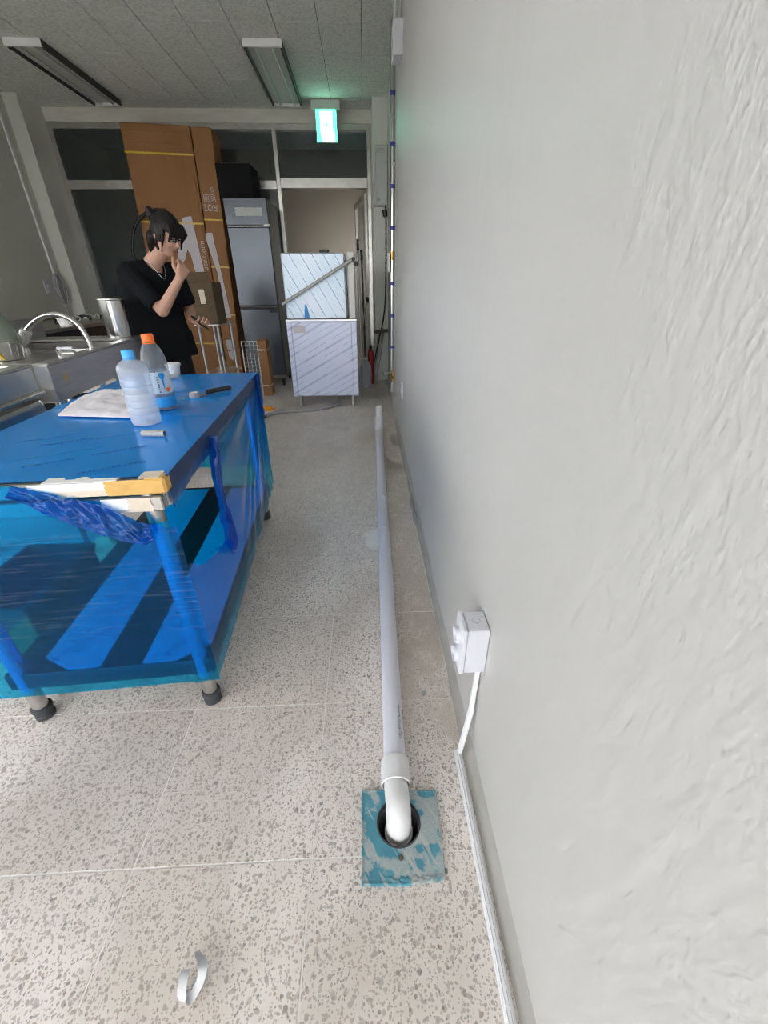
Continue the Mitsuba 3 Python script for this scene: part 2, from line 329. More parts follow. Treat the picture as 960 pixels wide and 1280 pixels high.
# left wall with its pier
struct('wall_left', cat(bx(XL - 0.12, XL, 2.7, 8.2, 0, CZ + 0.02), bx(XL - 0.12, XL, FY - 0.05, 2.7, 0, 0.95), bx(XL - 0.12, XL, FY - 0.05, 2.7, 2.55, CZ + 0.02)), 'm_wallgrey', False, 'grey painted wall behind the sinks')
part('wall_left', 'pier', bx(XL - 0.02, -3.60, 6.08, BY + 0.1, 0, CZ + 0.01, 0.008), 'm_column', False, 'pale pier projecting beside the glass partition')
part('wall_left', 'wire_moulding', bx(XL - 0.002, XL + 0.018, 5.93, 5.965, 1.30, CZ, 0.003), 'm_white', False, 'narrow white wire moulding running up the wall')
# street front behind the camera: glazed, one step above the pavement
wf = struct('wall_front', bx(XL, 0.45, FY - 0.18, FY, 2.80, CZ + 0.02), 'm_wallgrey', False, 'wall above the street windows')
part('wall_front', 'kerb', bx(XL, 0.45, FY - 0.18, FY, -0.02, 0.08), 'm_wallgrey', False)
wd = struct('window_1', None, None, label='street window front')
for x in np.linspace(XL + 0.03, 0.24, 5): part(wd, 'mullion', bx(x - 0.025, x + 0.025, FY - 0.12, FY - 0.05, 0.08, 2.80, 0.003), 'm_frame', False)
part(wd, 'head_rail', bx(XL, 0.27, FY - 0.12, FY - 0.05, 2.75, 2.81, 0.003), 'm_frame', False)
part(wd, 'sill_rail', bx(XL, 0.27, FY - 0.12, FY - 0.05, 0.07, 0.13, 0.003), 'm_frame', False)

w3 = struct('window_3', None, None, label='side window in the left wall')
for y in np.linspace(FY + 0.03, 2.67, 4): part(w3, 'mullion', bx(XL - 0.09, XL - 0.04, y - 0.03, y + 0.03, 0.95, 2.55, 0.003), 'm_frame', False)
part(w3, 'head_rail', bx(XL - 0.09, XL - 0.04, FY, 2.7, 2.50, 2.56, 0.003), 'm_frame', False)
part(w3, 'sill_rail', bx(XL - 0.09, XL - 0.04, FY, 2.7, 0.94, 1.0, 0.003), 'm_frame', False)

# partition at the back
wb = struct('wall_back', bx(-3.62, 0.165, BY - 0.02, BY + 0.13, 2.865, CZ + 0.011, 0.004), 'm_concrete', False, 'concrete lintel over the glass partition')
part(wb, 'side_pier', bx(0.10, 0.42, BY - 0.005, BY + 0.13, 0, CZ, 0.0), 'm_column', False)
w2 = struct('window_2', None, None, label='glass partition in bright metal frames')
FR = lambda *a: part(w2, 'frame', bx(*a, 0.004), 'm_frame', False)
FR(-3.60, 0.13, BY - 0.03, BY + 0.05, 2.805, 2.865)                # head
FR(-3.60, -3.545, BY - 0.03, BY + 0.05, 0, 2.81)                   # left jamb
FR(-1.035, -0.985, BY - 0.03, BY + 0.05, 0, 2.81)                  # mullion
FR(0.085, 0.135, BY - 0.03, BY + 0.05, 0, 2.865)                   # right jamb
FR(-0.985, 0.085, BY - 0.035, BY + 0.05, 2.255, 2.36)              # transom over the door
FR(-3.545, -1.035, BY - 0.03, BY + 0.05, 2.245, 2.335)             # transom of the fixed lights
FR(-3.545, -1.035, BY - 0.03, BY + 0.05, 0.0, 0.12)
FR(-2.32, -2.27, BY - 0.03, BY + 0.05, 0.12, 2.805)
PN = lambda x0, x1, z0, z1: part(w2, 'pane', tri([[x0, BY + .01, z0], [x1, BY + .01, z0], [x1, BY + .01, z1], [x0, BY + .01, z1]], [[0, 1, 2], [0, 2, 3]]), 'm_glass_dark', False)
PN(-0.985, 0.085, 2.36, 2.81)
for a, b in ((-3.545, -2.32), (-2.27, -1.035)):
    PN(a, b, 2.335, 2.81); PN(a, b, 0.12, 2.245)
# corridor beyond
struct('wall_corridor', bx(XL, 0.45, 8.1, 8.25, 0, CZ), 'm_corridor', False, 'beige corridor wall beyond the doorway')
# column in the right corner
struct('wall_column', bx(0.150, 0.42, 6.10, BY, 0, CZ + 0.005, 0.006), 'm_column', False, 'pale square column in the corner by the doorway')
# open glazed door seen edge on
dd = struct('door_1', None, None, label='open metal framed glass door swung into the corridor')
Md = rotz(math.radians(99), (0, 0, 0)); Md[:3, 3] = [0.055, BY + 0.06, 0]
for a in ((0, .05, -.02, .02, .02, 2.22), (.80, .85, -.02, .02, .02, 2.22), (.05, .80, -.02, .02, .02, .12), (.05, .80, -.02, .02, 2.15, 2.22), (.05, .80, -.02, .02, 1.0, 1.06)):
    part(dd, 'stile', moved(bx(*a, .003), Md), 'm_frame', False)
part(dd, 'pane', moved(tri([[.05, 0, .1], [.8, 0, .1], [.8, 0, 2.16], [.05, 0, 2.16]], [[0, 1, 2], [0, 2, 3]]), Md), 'm_glass_dark', False)
part(dd, 'pull_handle', moved(tube([[.76, -.05, .8], [.76, -.05, 1.4]], .012), Md), 'm_chrome')
#@@OBJECTS
# ------------------------------------------------------------------ work table wrapped in blue film
P0 = np.array([-0.468, 0.88]); TA = math.radians(3.6)
EY, EX = np.array([-math.sin(TA), math.cos(TA)]), np.array([math.cos(TA), math.sin(TA)])
TW, TL, TZ = 0.62, 1.32, 0.80
# table axes: x = -a (towards the sinks), y = b (away), z up
TM = frame4([P0[0], P0[1], 0], [EX[0], EX[1], 0], [EY[0], EY[1], 0], [0, 0, 1])
def tt(m): return moved(m, TM)
tb = thing('work_table', 'stainless work table wrapped all round in blue protective film with a torn corner', 'table')
part(tb, 'tabletop', tt(bx(-TW, 0, 0, TL, 0.762, 0.7985, 0.004)), 'm_steel')
part(tb, 'apron', tt(cat(bx(-TW + .02, -.02, .010, .035, .712, .752, .003), bx(-TW + .02, -.02, TL - .035, TL - .01, .712, .752, .003),
                         bx(-.035, -.012, .035, TL - .035, .712, .760, .003), bx(-TW + .012, -TW + .035, .035, TL - .035, .712, .760, .003))), 'm_steel')
LEGS = ((-.055, .035), (-.565, .035), (-.055, 1.24), (-.565, 1.24))
for (x, y) in LEGS:
    part(tb, 'leg', tt(tube([[x, y, 0.028], [x, y, 0.765]], 0.0205, 24)), 'm_steel', 40)
    part(tb, 'foot', tt(lathe([(0, 0), (.022, 0), (.0265, .004), (.0265, .016), (.023, .019), (.023, .033), (.0285, .036), (.0285, .044), (.0212, .050), (0, .05)], (x, y, 0), 20)), 'm_rubber', 40)
    top = 0.675 if (x, y) == LEGS[0] else 0.76
    part(tb, 'leg_film', tt(tube([[x, y, 0.125], [x, y, top]], 0.0216, 24, cap=False)), 'm_leg_film', 40)
part(tb, 'shelf', tt(cat(bx(-TW + .02, -.02, .018, TL - .04, .188, .1985, .002), bx(-TW + .02, -.02, .018, .030, .140, .19, .002), bx(-TW + .02, -.02, TL - .05, TL - .04, .140, .19, .002),
                         bx(-.032, -.02, .03, TL - .05, .14, .19, .002), bx(-TW + .02, -TW + .032, .03, TL - .05, .14, .19, .002))), 'm_shelf_steel')
def strip_poly(a0, a1, b0, b1, r):
    p = Polygon([(-a1, b0), (-a0, b0), (-a0, b1), (-a1, b1)])
    return p.buffer(-r).buffer(r, 12)
for (a0, a1, b0, b1) in ((.338, .520, .025, 1.255), (.032, .219, .025, 1.25)):
    q = strip_poly(a0, a1, b0, b1, .004).difference(Polygon([(-a1, b0), (-a1 + .09, b0), (-a1, b0 + .055)]).buffer(.001) if a0 > .3 else Polygon([(-a0, b0), (-a0 - .09, b0), (-a0, b0 + .06)]))
    m = extrude(q, 0.0008); m.apply_translation([0, 0, .1988])
    part(tb, 'shelf_film_strip', tt(m), 'm_film_bright', False)
def flat_text(s, h, o, ang, depth=.0004, bold=False):
    m = meshkit.text_mesh(s, h, depth, bold); m.apply_transform(rotz(ang)); m.apply_translation(o); return m
for (a, b) in ((.475, .085), (.145, .065), (.44, .62), (.15, .62)):
    part(tb, 'shelf_print', tt(cat(flat_text('STAINLESS STEEL', .013, [-a, b, .1996], math.radians(43)),
         moved(trimesh.creation.annulus(.005, .008, .0004), trimesh.transformations.translation_matrix([-a - .013, b - .012, .1998])))), 'm_film_print', False)
# film laid over the top: slightly loose, with raised folds
def topf(u, v):
    a = -.003 + u * (TW + .006); b = .016 + v * (TL - .012)
    P = np.stack([a * 7, b * 7, a * 0], -1)
    z = .7999 + .0016 * meshkit.fbm(P, 3, 2)
    z = z + .0042 * np.exp(-((b - .70 - .06 * np.sin(a * 9) - .10 * a) / .013) ** 2) * (a > .05)          # long fold across the sheet
    z = z + .0030 * np.exp(-((b - .98 + .25 * a) / .010) ** 2)
    z = z + .0022 * np.exp(-((b - .52 - .12 * a) / .009) ** 2) * np.clip(.5 - a, 0, .3) * 3
    return np.stack([-a, b, z], -1)
part(tb, 'top_film', tt(grid(topf, 90, 170)), 'm_film_steel', True)
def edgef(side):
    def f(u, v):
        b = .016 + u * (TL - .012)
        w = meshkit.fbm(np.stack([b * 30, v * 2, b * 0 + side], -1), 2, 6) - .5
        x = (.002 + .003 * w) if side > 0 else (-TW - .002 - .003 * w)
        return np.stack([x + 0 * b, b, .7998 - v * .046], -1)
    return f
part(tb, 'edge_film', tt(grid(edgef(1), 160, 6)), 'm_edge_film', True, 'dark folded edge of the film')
part(tb, 'edge_film', tt(grid(edgef(-1), 60, 6)), 'm_film_steel', True)
for s, h, a, b, ang in (('STAINLESS STEEL', .012, .205, .040, 27), ('STAINLESS STEEL', .009, .36, .10, 27), ('STAINLESS STEEL', .011, .235, .165, 27), ('STAINLESS STEEL', .010, .41, .26, 27)):
    part(tb, 'top_print', tt(flat_text(s, h, [-a, b, .8025], math.radians(ang))), 'm_film_print', False)
for a, b, l, ang in ((.45, .13, .24, 27), (.36, .27, .20, 27), (.50, .30, .17, 27)):
    m = moved(bx(0, l, -.0005, .0005, 0, .0004), rotz(math.radians(ang))); m.apply_translation([-a, b, .8023]); part(tb, 'top_print', tt(m), 'm_film_print', False)
# bared front edge: white film backing, masking tape and brown packing tape
def patch(y, x0, x1, z0, z1, th=.0012, jag=.006, n=14, seed=0):
    r = np.random.default_rng(seed); zs = np.linspace(z0, z1, n)
    pl = [(x0 + jag * (r.random() - .5), z) for z in zs] + [(x1 + jag * (r.random() - .5), z) for z in zs[::-1]]
    m = extrude(Polygon(pl).buffer(0), th); return moved(m, frame4([0, y, 0], [1, 0, 0], [0, 0, 1], [0, -1, 0]))
part(tb, 'backing_paper', tt(cat(patch(-.0005, -.29, -.118, .779, .798, seed=2), bx(-.26, -.10, -.001, .030, .7985, .8008, .001))), 'm_white', False)
part(tb, 'bare_edge', tt(cat(patch(-.0002, -.30, -.118, .764, .779, seed=3), patch(.0095, -.145, -.045, .714, .750, seed=9))), 'm_masking', False)
part(tb, 'backing_paper', tt(patch(.0088, -.155, -.097, .722, .750, seed=4)), 'm_white', False)
part(tb, 'packing_tape', tt(cat(patch(-.0006, -.128, -.038, .763, .7995, seed=5), bx(-.045, .0035, -.003, .034, .7615, .8015, .0055))), 'm_tape', 30, 'brown packing tape round the corner')
part(tb, 'corner_tape', tt(cat(bx(-.055, -.008, .001, .040, .8005, .8030, .001))), 'm_masking', False)

# hanging film: front end
AX = np.array([.020, .045, .075, .16, .27, .33, .625]); ZX = np.array([.672, .682, .690, .745, .787, .800, .801])
_cr = np.random.default_rng(5)
CREASE = [(_cr.uniform(.0, .60), np.clip(_cr.normal(.50, .085), .20, .66), _cr.uniform(.03, .11), _cr.uniform(.0010, .0026), _cr.uniform(-.05, .03)) for _ in range(120)]
def frontf(u, v):
    a = -.001 + u * .625; zt = np.interp(a, AX, ZX); z = .132 + v * (zt - .132)
    mid = np.exp(-((z - .52) / .17) ** 2)
    d = .0045 * np.abs(meshkit.fbm(np.stack([a * 2.2, z * 40 + 2.5 * a, a * 0], -1), 3, 12) - .5) * (.2 + mid) + .005 * (meshkit.fbm(np.stack([a * 5, z * 5, a * 0], -1), 2, 4) - .5)
    for ca, cz, ln, h, sl in CREASE:                       # stretched creases, each a thin raised fold
        d = d + h * np.exp(-((z - cz - sl * (a - ca)) / .0024) ** 2 - ((a - ca) / ln) ** 2)
    band = .0035 * np.exp(-((z - .165) / .02) ** 2)
    leg = .004 * np.exp(-((a - .06) / .022) ** 2)
    return np.stack([-a, -.001 - d - band * .5 - leg, z], -1)
part(tb, 'front_film', tt(grid(frontf, 100, 420)), 'm_film', True, 'see-through blue film stretched in sideways ripples')
def tornf(u, v):
    a = .05 + u * .265; zt = np.interp(a, AX, ZX) + .004
    w = .018 + .075 * np.sin(np.pi * np.clip(u * .9 + .05, 0, 1)) ** .7 * (1.15 - .5 * u)
    P = np.stack([a * 32 + v * 4, v * 3.2 - a * 18, a * 0], -1)
    d = .004 + .020 * np.abs(meshkit.fbm(P, 3, 21) - .5) * 2 * (.3 + np.sin(np.pi * v)) + .012 * np.sin(np.pi * v)
    sag = .008 * (meshkit.noise(np.stack([a * 60, v * 0, a * 0], -1), 5) - .5)
    return np.stack([-a, -.004 - d, zt - v * w + sag], -1)
part(tb, 'torn_fold', tt(grid(tornf, 120, 36)), 'm_film_fold', True, 'crumpled roll of torn blue film')
# hanging film: long side by the aisle, torn open beside the near leg
def sidef(b0, b1, zt, amp=.004, zb=lambda b: .15 + 0 * b):
    def f(u, v):
        b = b0 + u * (b1 - b0); lo = zb(b); z = lo + v * (zt(b) - lo)
        dx, dz = (b - 1.29), (z - .80)
        ang = np.arctan2(-dz, -dx + 1e-6); rad = np.hypot(dx, dz)
        rid = np.sin(ang * 34 + 2.0 * np.sin(ang * 9)) * np.exp(-(rad / .75) ** 2) * .006
        d = rid + amp * (meshkit.fbm(np.stack([b * 6, z * 2.2, b * 0], -1), 3, 31) - .5) * 2
        return np.stack([.001 + (d + .004 * np.exp(-((z - .18) / .06) ** 2)) * np.clip((b - .01) / .25, 0, 1), b, z], -1)
    return f
low = lambda b: np.interp(b, [0, .02, .08, .20, .31, .33], [.555, .55, .50, .455, .43, .47])
part(tb, 'side_film', tt(grid(sidef(-.004, .325, low, .003), 60, 60)), 'm_film', True)
part(tb, 'side_film', tt(grid(sidef(.325, TL + .004, lambda b: np.interp(b, [.3, .325, .36, 1.4], [.45, .66, .752, .756]), .004, lambda b: np.interp(b, [.3, 1.1, 1.33], [.15, .185, .19])), 130, 90)), 'm_film', True)
part(tb, 'side_film_top_strip', tt(grid(lambda u, v: np.stack([.001 + .004 * (meshkit.fbm(np.stack([u * 9, v * 2, u * 0], -1), 2, 8) - .5), .02 + u * .35, .757 - v * np.interp(u, [0, .05, .6, 1], [.045, .035, .022, .03])], -1), 60, 8)), 'm_film_fold', True)
def drape(u, v):
    z = .775 - u * .40
    wdt = np.interp(u, [0, .15, .4, .7, .93, 1], [.02, .045, .055, .075, .10, .07])
    c = np.interp(u, [0, .3, .6, 1], [.375, .335, .330, .345])
    b = c + (v - .45) * wdt
    f = np.sin(v * 16 + 3 * meshkit.noise(np.stack([u * 5, v * 0, u * 0], -1), 4)) * .011 + .018 * (meshkit.fbm(np.stack([u * 9, v * 7, u * 0], -1), 3, 14) - .5)
    return np.stack([.012 + f, b, z + .012 * (meshkit.noise(np.stack([v * 9, u * 0, u * 0], -1), 6) - .5) * u], -1)
part(tb, 'gathered_fold', tt(grid(drape, 90, 50)), 'm_film_fold', True, 'gathered rope of blue film hanging at the tear')
def corner_fold(u, v):
    z = .80 - u * .20; w = .09 * (1 - .55 * u)
    b = TL - .07 + (v - .3) * w + .02 * u
    f = np.sin(v * 13) * .008 * (1 - .4 * u) + .012 * (meshkit.fbm(np.stack([u * 6, v * 6, u * 0], -1), 2, 19) - .5)
    return np.stack([.010 + f, b, z], -1)
part(tb, 'gathered_fold', tt(grid(corner_fold, 50, 40)), 'm_film_fold', True)
# hanging film: the side by the sinks and the far end
part(tb, 'side_film', tt(grid(lambda u, v: np.stack([-TW - .003 - .006 * (meshkit.fbm(np.stack([u * 7, v * 5, u * 0], -1), 3, 41) - .5), u * TL, .27 + v * .487], -1), 50, 40)), 'm_film', True)
part(tb, 'end_film', tt(grid(lambda u, v: np.stack([-u * TW, TL + .003 + .006 * (meshkit.fbm(np.stack([u * 4, v * 7, u * 0], -1), 3, 43) - .5), .30 + v * .457], -1), 30, 40)), 'm_film', True)

# ------------------------------------------------------------------ things on the table
ZT = 0.8020
def bottle(name, c, prof, capz, capr, caph, capm, label, glass, turn=0.0):
    t = thing(name, label, 'bottle')
    body = lathe(prof, (0, 0, 0), 40)
    part(t, 'body', moved(body, trimesh.transformations.translation_matrix([c[0], c[1], ZT])), glass, 40)
    kn = []
    th = np.arange(48) * 2 * np.pi / 48; rr = capr * (1 + .025 * (np.arange(48) % 2))
    cp = extrude(Polygon(np.stack([rr * np.cos(th), rr * np.sin(th)], 1)), caph - .003)
    cp = cat(cp, moved(lathe([(capr, 0), (capr - .002, .003), (0, .003)], n=48), trimesh.transformations.translation_matrix([0, 0, caph - .003])))
    cp.apply_translation([c[0], c[1], ZT + capz]); part(t, 'cap', cp, capm, 25)
    part(t, 'neck_ring', lathe([(capr * .9, 0), (capr * 1.12, .001), (capr * 1.12, .003), (capr * .9, .004)], (c[0], c[1], ZT + capz - .006), 32), capm, 30)
    return t
pr = [(0, .004), (.030, 0), (.040, .004), (.0425, .012)]
for k in range(6):
    z = .018 + k * .021; pr += [(.0425, z), (.0425, z + .013), (.0404, z + .0165), (.0425, z + .020)]
pr += [(.0425, .150), (.0425, .166), (.040, .176), (.030, .186), (.017, .193), (.0135, .197), (.0135, .214), (0, .214)]
bt = bottle('drink_bottle', (-.697, 1.318), pr, .199, .0165, .020, 'm_cap_blue', 'cloudy clear ribbed plastic bottle with a light blue cap on the blue table', 'm_bottle')
pr2 = [(0, .004), (.030, 0), (.038, .004), (.040, .012), (.040, .05), (.038, .056), (.038, .13), (.040, .136), (.040, .150), (.0385, .170), (.033, .192), (.024, .210), (.0165, .220), (.0145, .226), (.0145, .240), (0, .240)]
bo = bottle('drink_bottle', (-.715, 1.500), pr2, .222, .0185, .024, 'm_cap_orange', 'clear plastic bottle with an orange cap and printed label behind the blue capped bottle', 'm_bottle_clear')
part(bo, 'label', lathe([(.0388, .058), (.0392, .060), (.0392, .128), (.0388, .130)], (-.715, 1.5, ZT), 40), 'm_bottle_label', 40, 'clear pale printed label')
part(bo, 'base_band', lathe([(.0406, .014), (.0408, .016), (.0408, .046), (.0406, .048)], (-.715, 1.5, ZT), 40), 'm_blue', 40, 'blue band round the base')
def on_cyl(poly, c, r, a0):
    """a flat outline bent round an upright cylinder, as a thin skin"""
    m = extrude(poly.segmentize(.004), .0004); m = m.subdivide_to_size(.006) if hasattr(m, 'subdivide_to_size') else m
    v = np.array(m.vertices); a = a0 + v[:, 0] / r; rr = r + v[:, 2]
    m.vertices = np.stack([c[0] + rr * np.cos(a), c[1] + rr * np.sin(a), ZT + v[:, 1]], 1); return m
toward = math.atan2(-1.5, .715)
part(bo, 'printed_drop', on_cyl(shapely.union_all([Point(.012, .118).buffer(.010), Polygon([(.008, .11), (.016, .11), (.0135, .075), (.0118, .075)])]), (-.715, 1.5), .0396, toward), 'm_blue', False)
part(bo, 'printed_dot', on_cyl(Point(.024, .072).buffer(.007), (-.715, 1.5), .0396, toward), 'm_cap_orange', False)
for q in range(7): part(bo, 'printed_line', on_cyl(sbox(-.006, .064 + q * .008, -.001, .068 + q * .008), (-.715, 1.5), .0396, toward), 'm_ink', False)
# crumpled sheet
cl = np.array([(-1.035, 1.41), (-1.085, 1.56), (-1.115, 1.70), (-1.09, 1.80), (-.98, 1.80), (-.86, 1.70), (-.75, 1.52), (-.765, 1.37)])
cpoly = Polygon(cl).buffer(-.02).buffer(.02)
cm = trimesh.creation.triangulate_polygon(cpoly.segmentize(.02), engine='earcut') if False else None
def sheet_on(poly, z0, amp, step, seed, thick=.0015, edge=.012):
    x0, y0, x1, y1 = poly.bounds; xs, ys = np.arange(x0, x1 + step, step), np.arange(y0, y1 + step, step)
    P = np.array([(x, y) for x in xs for y in ys]); ins = shapely.contains_xy(poly, P[:, 0], P[:, 1]); P = P[ins]
    ring = np.array(poly.exterior.segmentize(step).coords)[:-1]; A = np.vstack([P, ring])
    from scipy.spatial import Delaunay
    d = Delaunay(A); c = A[d.simplices].mean(1); f = d.simplices[shapely.contains_xy(poly, c[:, 0], c[:, 1])]
    dist = np.array([poly.exterior.distance(Point(*q)) for q in A])
    h = amp * np.abs(meshkit.fbm(np.stack([A[:, 0] * 14, A[:, 1] * 14, A[:, 0] * 0], 1), 4, seed) - .5) * 2 * np.clip(dist / edge, .15, 1) + amp * .4 * np.clip(dist / (3 * edge), 0, 1)
    n = len(A); top = np.c_[A, z0 + thick + h]; bot = np.c_[A, z0 + h * .5]
    nr = len(ring); off = len(P); sd = []
    for i in range(nr):
        a, b = off + i, off + (i + 1) % nr; sd += [[a, b, n + b], [a, n + b, n + a]]
    w = np.cross(A[f[:, 1]] - A[f[:, 0]], A[f[:, 2]] - A[f[:, 0]]); f[w < 0] = f[w < 0][:, ::-1]
    return tri(np.vstack([top, bot]), np.vstack([f, f[:, ::-1] + n, sd]))
solid('crumpled_sheet', sheet_on(cpoly, ZT + .0045, .018, .012, 17), 'm_paper', 'white crumpled paper sheet lying on the blue table top', 'sheet', 40)
def lying(p, q, r, name, m, label, category, inner=None):
    p, q = np.array(p), np.array(q); t = thing(name, label, category)
    d = (q - p) / np.linalg.norm(q - p)
    part(t, 'sleeve', tube([p, p + d * .001, q - d * .001, q], [r * .92, r, r, r * .92], 20, cap=False), m, 30)
    part(t, 'bore', tube([p + d * .0005, q - d * .0005], r * .8, 20), 'm_dark', 30); return t
lying([-.652, 1.188, ZT + .0085], [-.586, 1.183, ZT + .0085], .0085, 'pipe_sleeve', 'm_plastic_grey', 'short grey plastic tube lying in front of the blue capped bottle', 'tube')
lying([-.955, 2.055, ZT + .009], [-.900, 2.095, ZT + .009], .009, 'pipe_sleeve', 'm_plastic_grey', 'short grey plastic tube lying beside the small white tub', 'tube')
tr = thing('tape_roll', 'small grey roll of tape beside the knife blade', 'tape roll')
part(tr, 'winding', lathe([(.013, 0), (.019, 0), (.0195, .001), (.0195, .018), (.019, .019), (.013, .019), (.013, 0)], (-.672, 1.668, ZT), 30), 'm_plastic_grey', 30)
part(tr, 'core', lathe([(.0115, .0), (.0132, 0), (.0132, .0192), (.0115, .0192), (.0115, 0)], (-.672, 1.668, ZT), 30), 'm_paper', 30)
kn = thing('knife', 'kitchen knife with a black handle lying on the blue film', 'knife')
kd = np.array([-.576 + .723, 1.782 - 1.624]); kl = np.linalg.norm(kd); kd /= kl
KM = frame4([-.723, 1.624, ZT + .001], [kd[0], kd[1], 0], [-kd[1], kd[0], 0], [0, 0, 1])
bl = extrude(Polygon([(0, .004), (.03, -.006), (.07, -.011), (.12, -.013), (.12, .010), (.06, .010)]), .0018)
part(kn, 'blade', moved(bl, KM), 'm_steel', False)
part(kn, 'handle', moved(tube([[.117, 0, .008], [.122, 0, .008], [.15, .002, .009], [.19, .001, .009], [.222, -.003, .0095], [.228, -.004, .009]], [.005, .0085, .0092, .0085, .0095, .005], 16), KM), 'm_black', 50)
cu = thing('plastic_tub', 'small white ribbed plastic tub with lid at the far edge of the blue table', 'tub')
th = np.arange(60) * 2 * np.pi / 60
def ribbed(r0, r1, h, c):
    rib = 1 + .02 * (np.arange(60) % 2)
    v = np.vstack([np.stack([r * rib * np.cos(th) + c[0], r * rib * np.sin(th) + c[1], 0 * th + z + c[2]], 1) for r, z in ((.0, 0), (r0, 0), (r0, .001), (r1, h))]); f = []
    for i in range(3):
        for j in range(60):
            q = [i * 60 + j, i * 60 + (j + 1) % 60, (i + 1) * 60 + (j + 1) % 60, (i + 1) * 60 + j]; f += [[q[0], q[1], q[2]], [q[0], q[2], q[3]]]
    return tri(v, f)
cc = (-.945, 2.165, ZT)
part(cu, 'bowl', ribbed(.024, .031, .045, cc), 'm_pvc_white', 20)
part(cu, 'lid', lathe([(.031, .043), (.036, .044), (.036, .052), (.033, .055), (0, .055)], cc, 30), 'm_pvc_white', 30)

# ------------------------------------------------------------------ drain pipe and drain cover
dp = thing('drain_pipe', 'long pale grey plastic drain pipe lying on the floor along the wall', 'pipe')
pa, pb = np.array([.0505, .612, .034]), np.array([.106, 3.50, .034]); dv = (pb - pa) / np.linalg.norm(pb - pa)
part(dp, 'long_pipe', tube([pa, pa + dv * (1.88 - .612)], .0300, 36, cap=False), 'm_pvc', 40)
part(dp, 'long_pipe', tube([pa + dv * 1.262, pb], .0295, 36, cap=False), 'm_pvc', 40)
def sleeve(s0, s1, r, m='m_pvc_white', name='coupling'):
    a, b = pa + dv * s0, pa + dv * s1
    return part(dp, name, tube([a, a + dv * .002, b - dv * .002, b], [r - .003, r, r, r - .003], 36, cap=False), m, 30)
sleeve(1.262, 1.275, .0312, 'm_pvc', 'joint_ring'); sleeve(1.62, 1.632, .034, 'm_pvc_white', 'joint_ring'); sleeve(1.632, 1.70, .0318, 'm_pvc', 'coupling')
sleeve(2.78, 2.95, .036, 'm_pvc_white')
el = pa + dv * 2.89
part(dp, 'end_stub', tube([el + dv * -.0, el + dv * .12], .0345, 30), 'm_pvc_white', 40)
ez = el + dv * .10
part(dp, 'riser', tube([ez + [0, 0, -.01], ez + [0, 0, .235]], .028, 30, cap=False), 'm_pvc_white', 40)
part(dp, 'riser_collar', cat(tube([ez + [0, 0, -.02], ez + [0, 0, .125]], .0365, 30), tube([ez + [0, 0, .105], ez + [0, 0, .128]], .0385, 30)), 'm_pvc_white', 40)
# elbow turning down into the drain
e0 = pa + dv * -.0; bend = []
c0 = np.array([DRAIN[0], DRAIN[1] + .052, .034])
R0 = .040
pts = [e0 + dv * .03, e0 - dv * .012]
for k in range(13):
    a = k / 12 * math.pi / 2
    pts.append(np.array([DRAIN[0] + .0005, DRAIN[1] - .006 + R0 - R0 * math.sin(a), .036 - R0 + R0 * math.cos(a)]))
pts += [np.array([DRAIN[0], DRAIN[1] - .006, -.05]), np.array([DRAIN[0], DRAIN[1] - .006, -.10])]
part(dp, 'elbow', tube(pts, .0312, 36, cap=False), 'm_pvc_white', 50, 'white elbow turning down into the drain')
sleeve(-.012, .052, .0385, 'm_pvc_white', 'elbow_socket')
part(dp, 'elbow_collar', tube([[DRAIN[0], DRAIN[1] - .006, -.020], [DRAIN[0], DRAIN[1] - .006, -.018], [DRAIN[0], DRAIN[1] - .006, -.075], [DRAIN[0], DRAIN[1] - .006, -.077]], [.032, .0352, .0352, .032], 36, cap=False), 'm_pvc_white', 30)
pm = meshkit.text_mesh('VG2 50 KS M 3404', .0085, .0004); L = pm.bounds[1][0]
tc = np.array([.0, 0, 0]); v = np.array(pm.vertices); ang = math.radians(38) - (v[:, 1] - .004) / .030
s = .10 + v[:, 0]; base = pa + np.outer(s, dv); side = np.array([dv[1], -dv[0], 0])
pm.vertices = base + (np.sin(ang) * (.0301 + v[:, 2]))[:, None] * side + (np.cos(ang) * (.0301 + v[:, 2]))[:, None] * np.array([0, 0, 1.0])
part(dp, 'pipe_print', pm, 'm_ink', False)

dc = thing('drain_cover', 'square turquoise plastic drain cover smeared with dried mortar under the pipe elbow', 'drain cover')
dq = Polygon([(-.0405, .606), (.157, .597), (.150, .412), (.060, .404), (-.040, .408)])
hc = Point(*DRAIN).buffer(.053, 32)
pl = extrude(dq.buffer(-.003).buffer(.003, 4).difference(hc), .007); pl.apply_translation([0, 0, .0004])
part(dc, 'plate', pl, 'm_drain', False)
rim = dq.buffer(-.001).difference(dq.buffer(-.0035)); rm = extrude(rim, .0095); rm.apply_translation([0, 0, .0004]); part(dc, 'raised_rim', rm, 'm_drain', False)
part(dc, 'pipe_mouth', lathe([(.0545, .0005), (.0552, .0035), (.054, .0095), (.0515, .0095), (.0505, .0035), (.0505, .0005)], (*DRAIN, 0), 40), 'm_rubber', 30, 'dark rubber ring round the pipe mouth')
part(dc, 'pipe_well', lathe([(.0545, .0004), (.0545, -.32), (0, -.32), (0, -.318), (.0508, -.318), (.0508, .0004)], (*DRAIN, 0), 40), 'm_hole', 30)
part(dc, 'screw', lathe([(.0065, 0), (.0062, .002), (.004, .003), (0, .0032)], (.052, .455, .0074), 16), 'm_board', 30)
def lump(c, s, seed, sq=.6, n=3):
    m = trimesh.creation.icosphere(n, 1.0); v = np.array(m.vertices); v *= (.55 + .9 * meshkit.fbm(v * 1.6 + seed * 7.3, 3, seed))[:, None]
    m.vertices = v * np.array(s) * [1, 1, sq] + np.array(c); return m
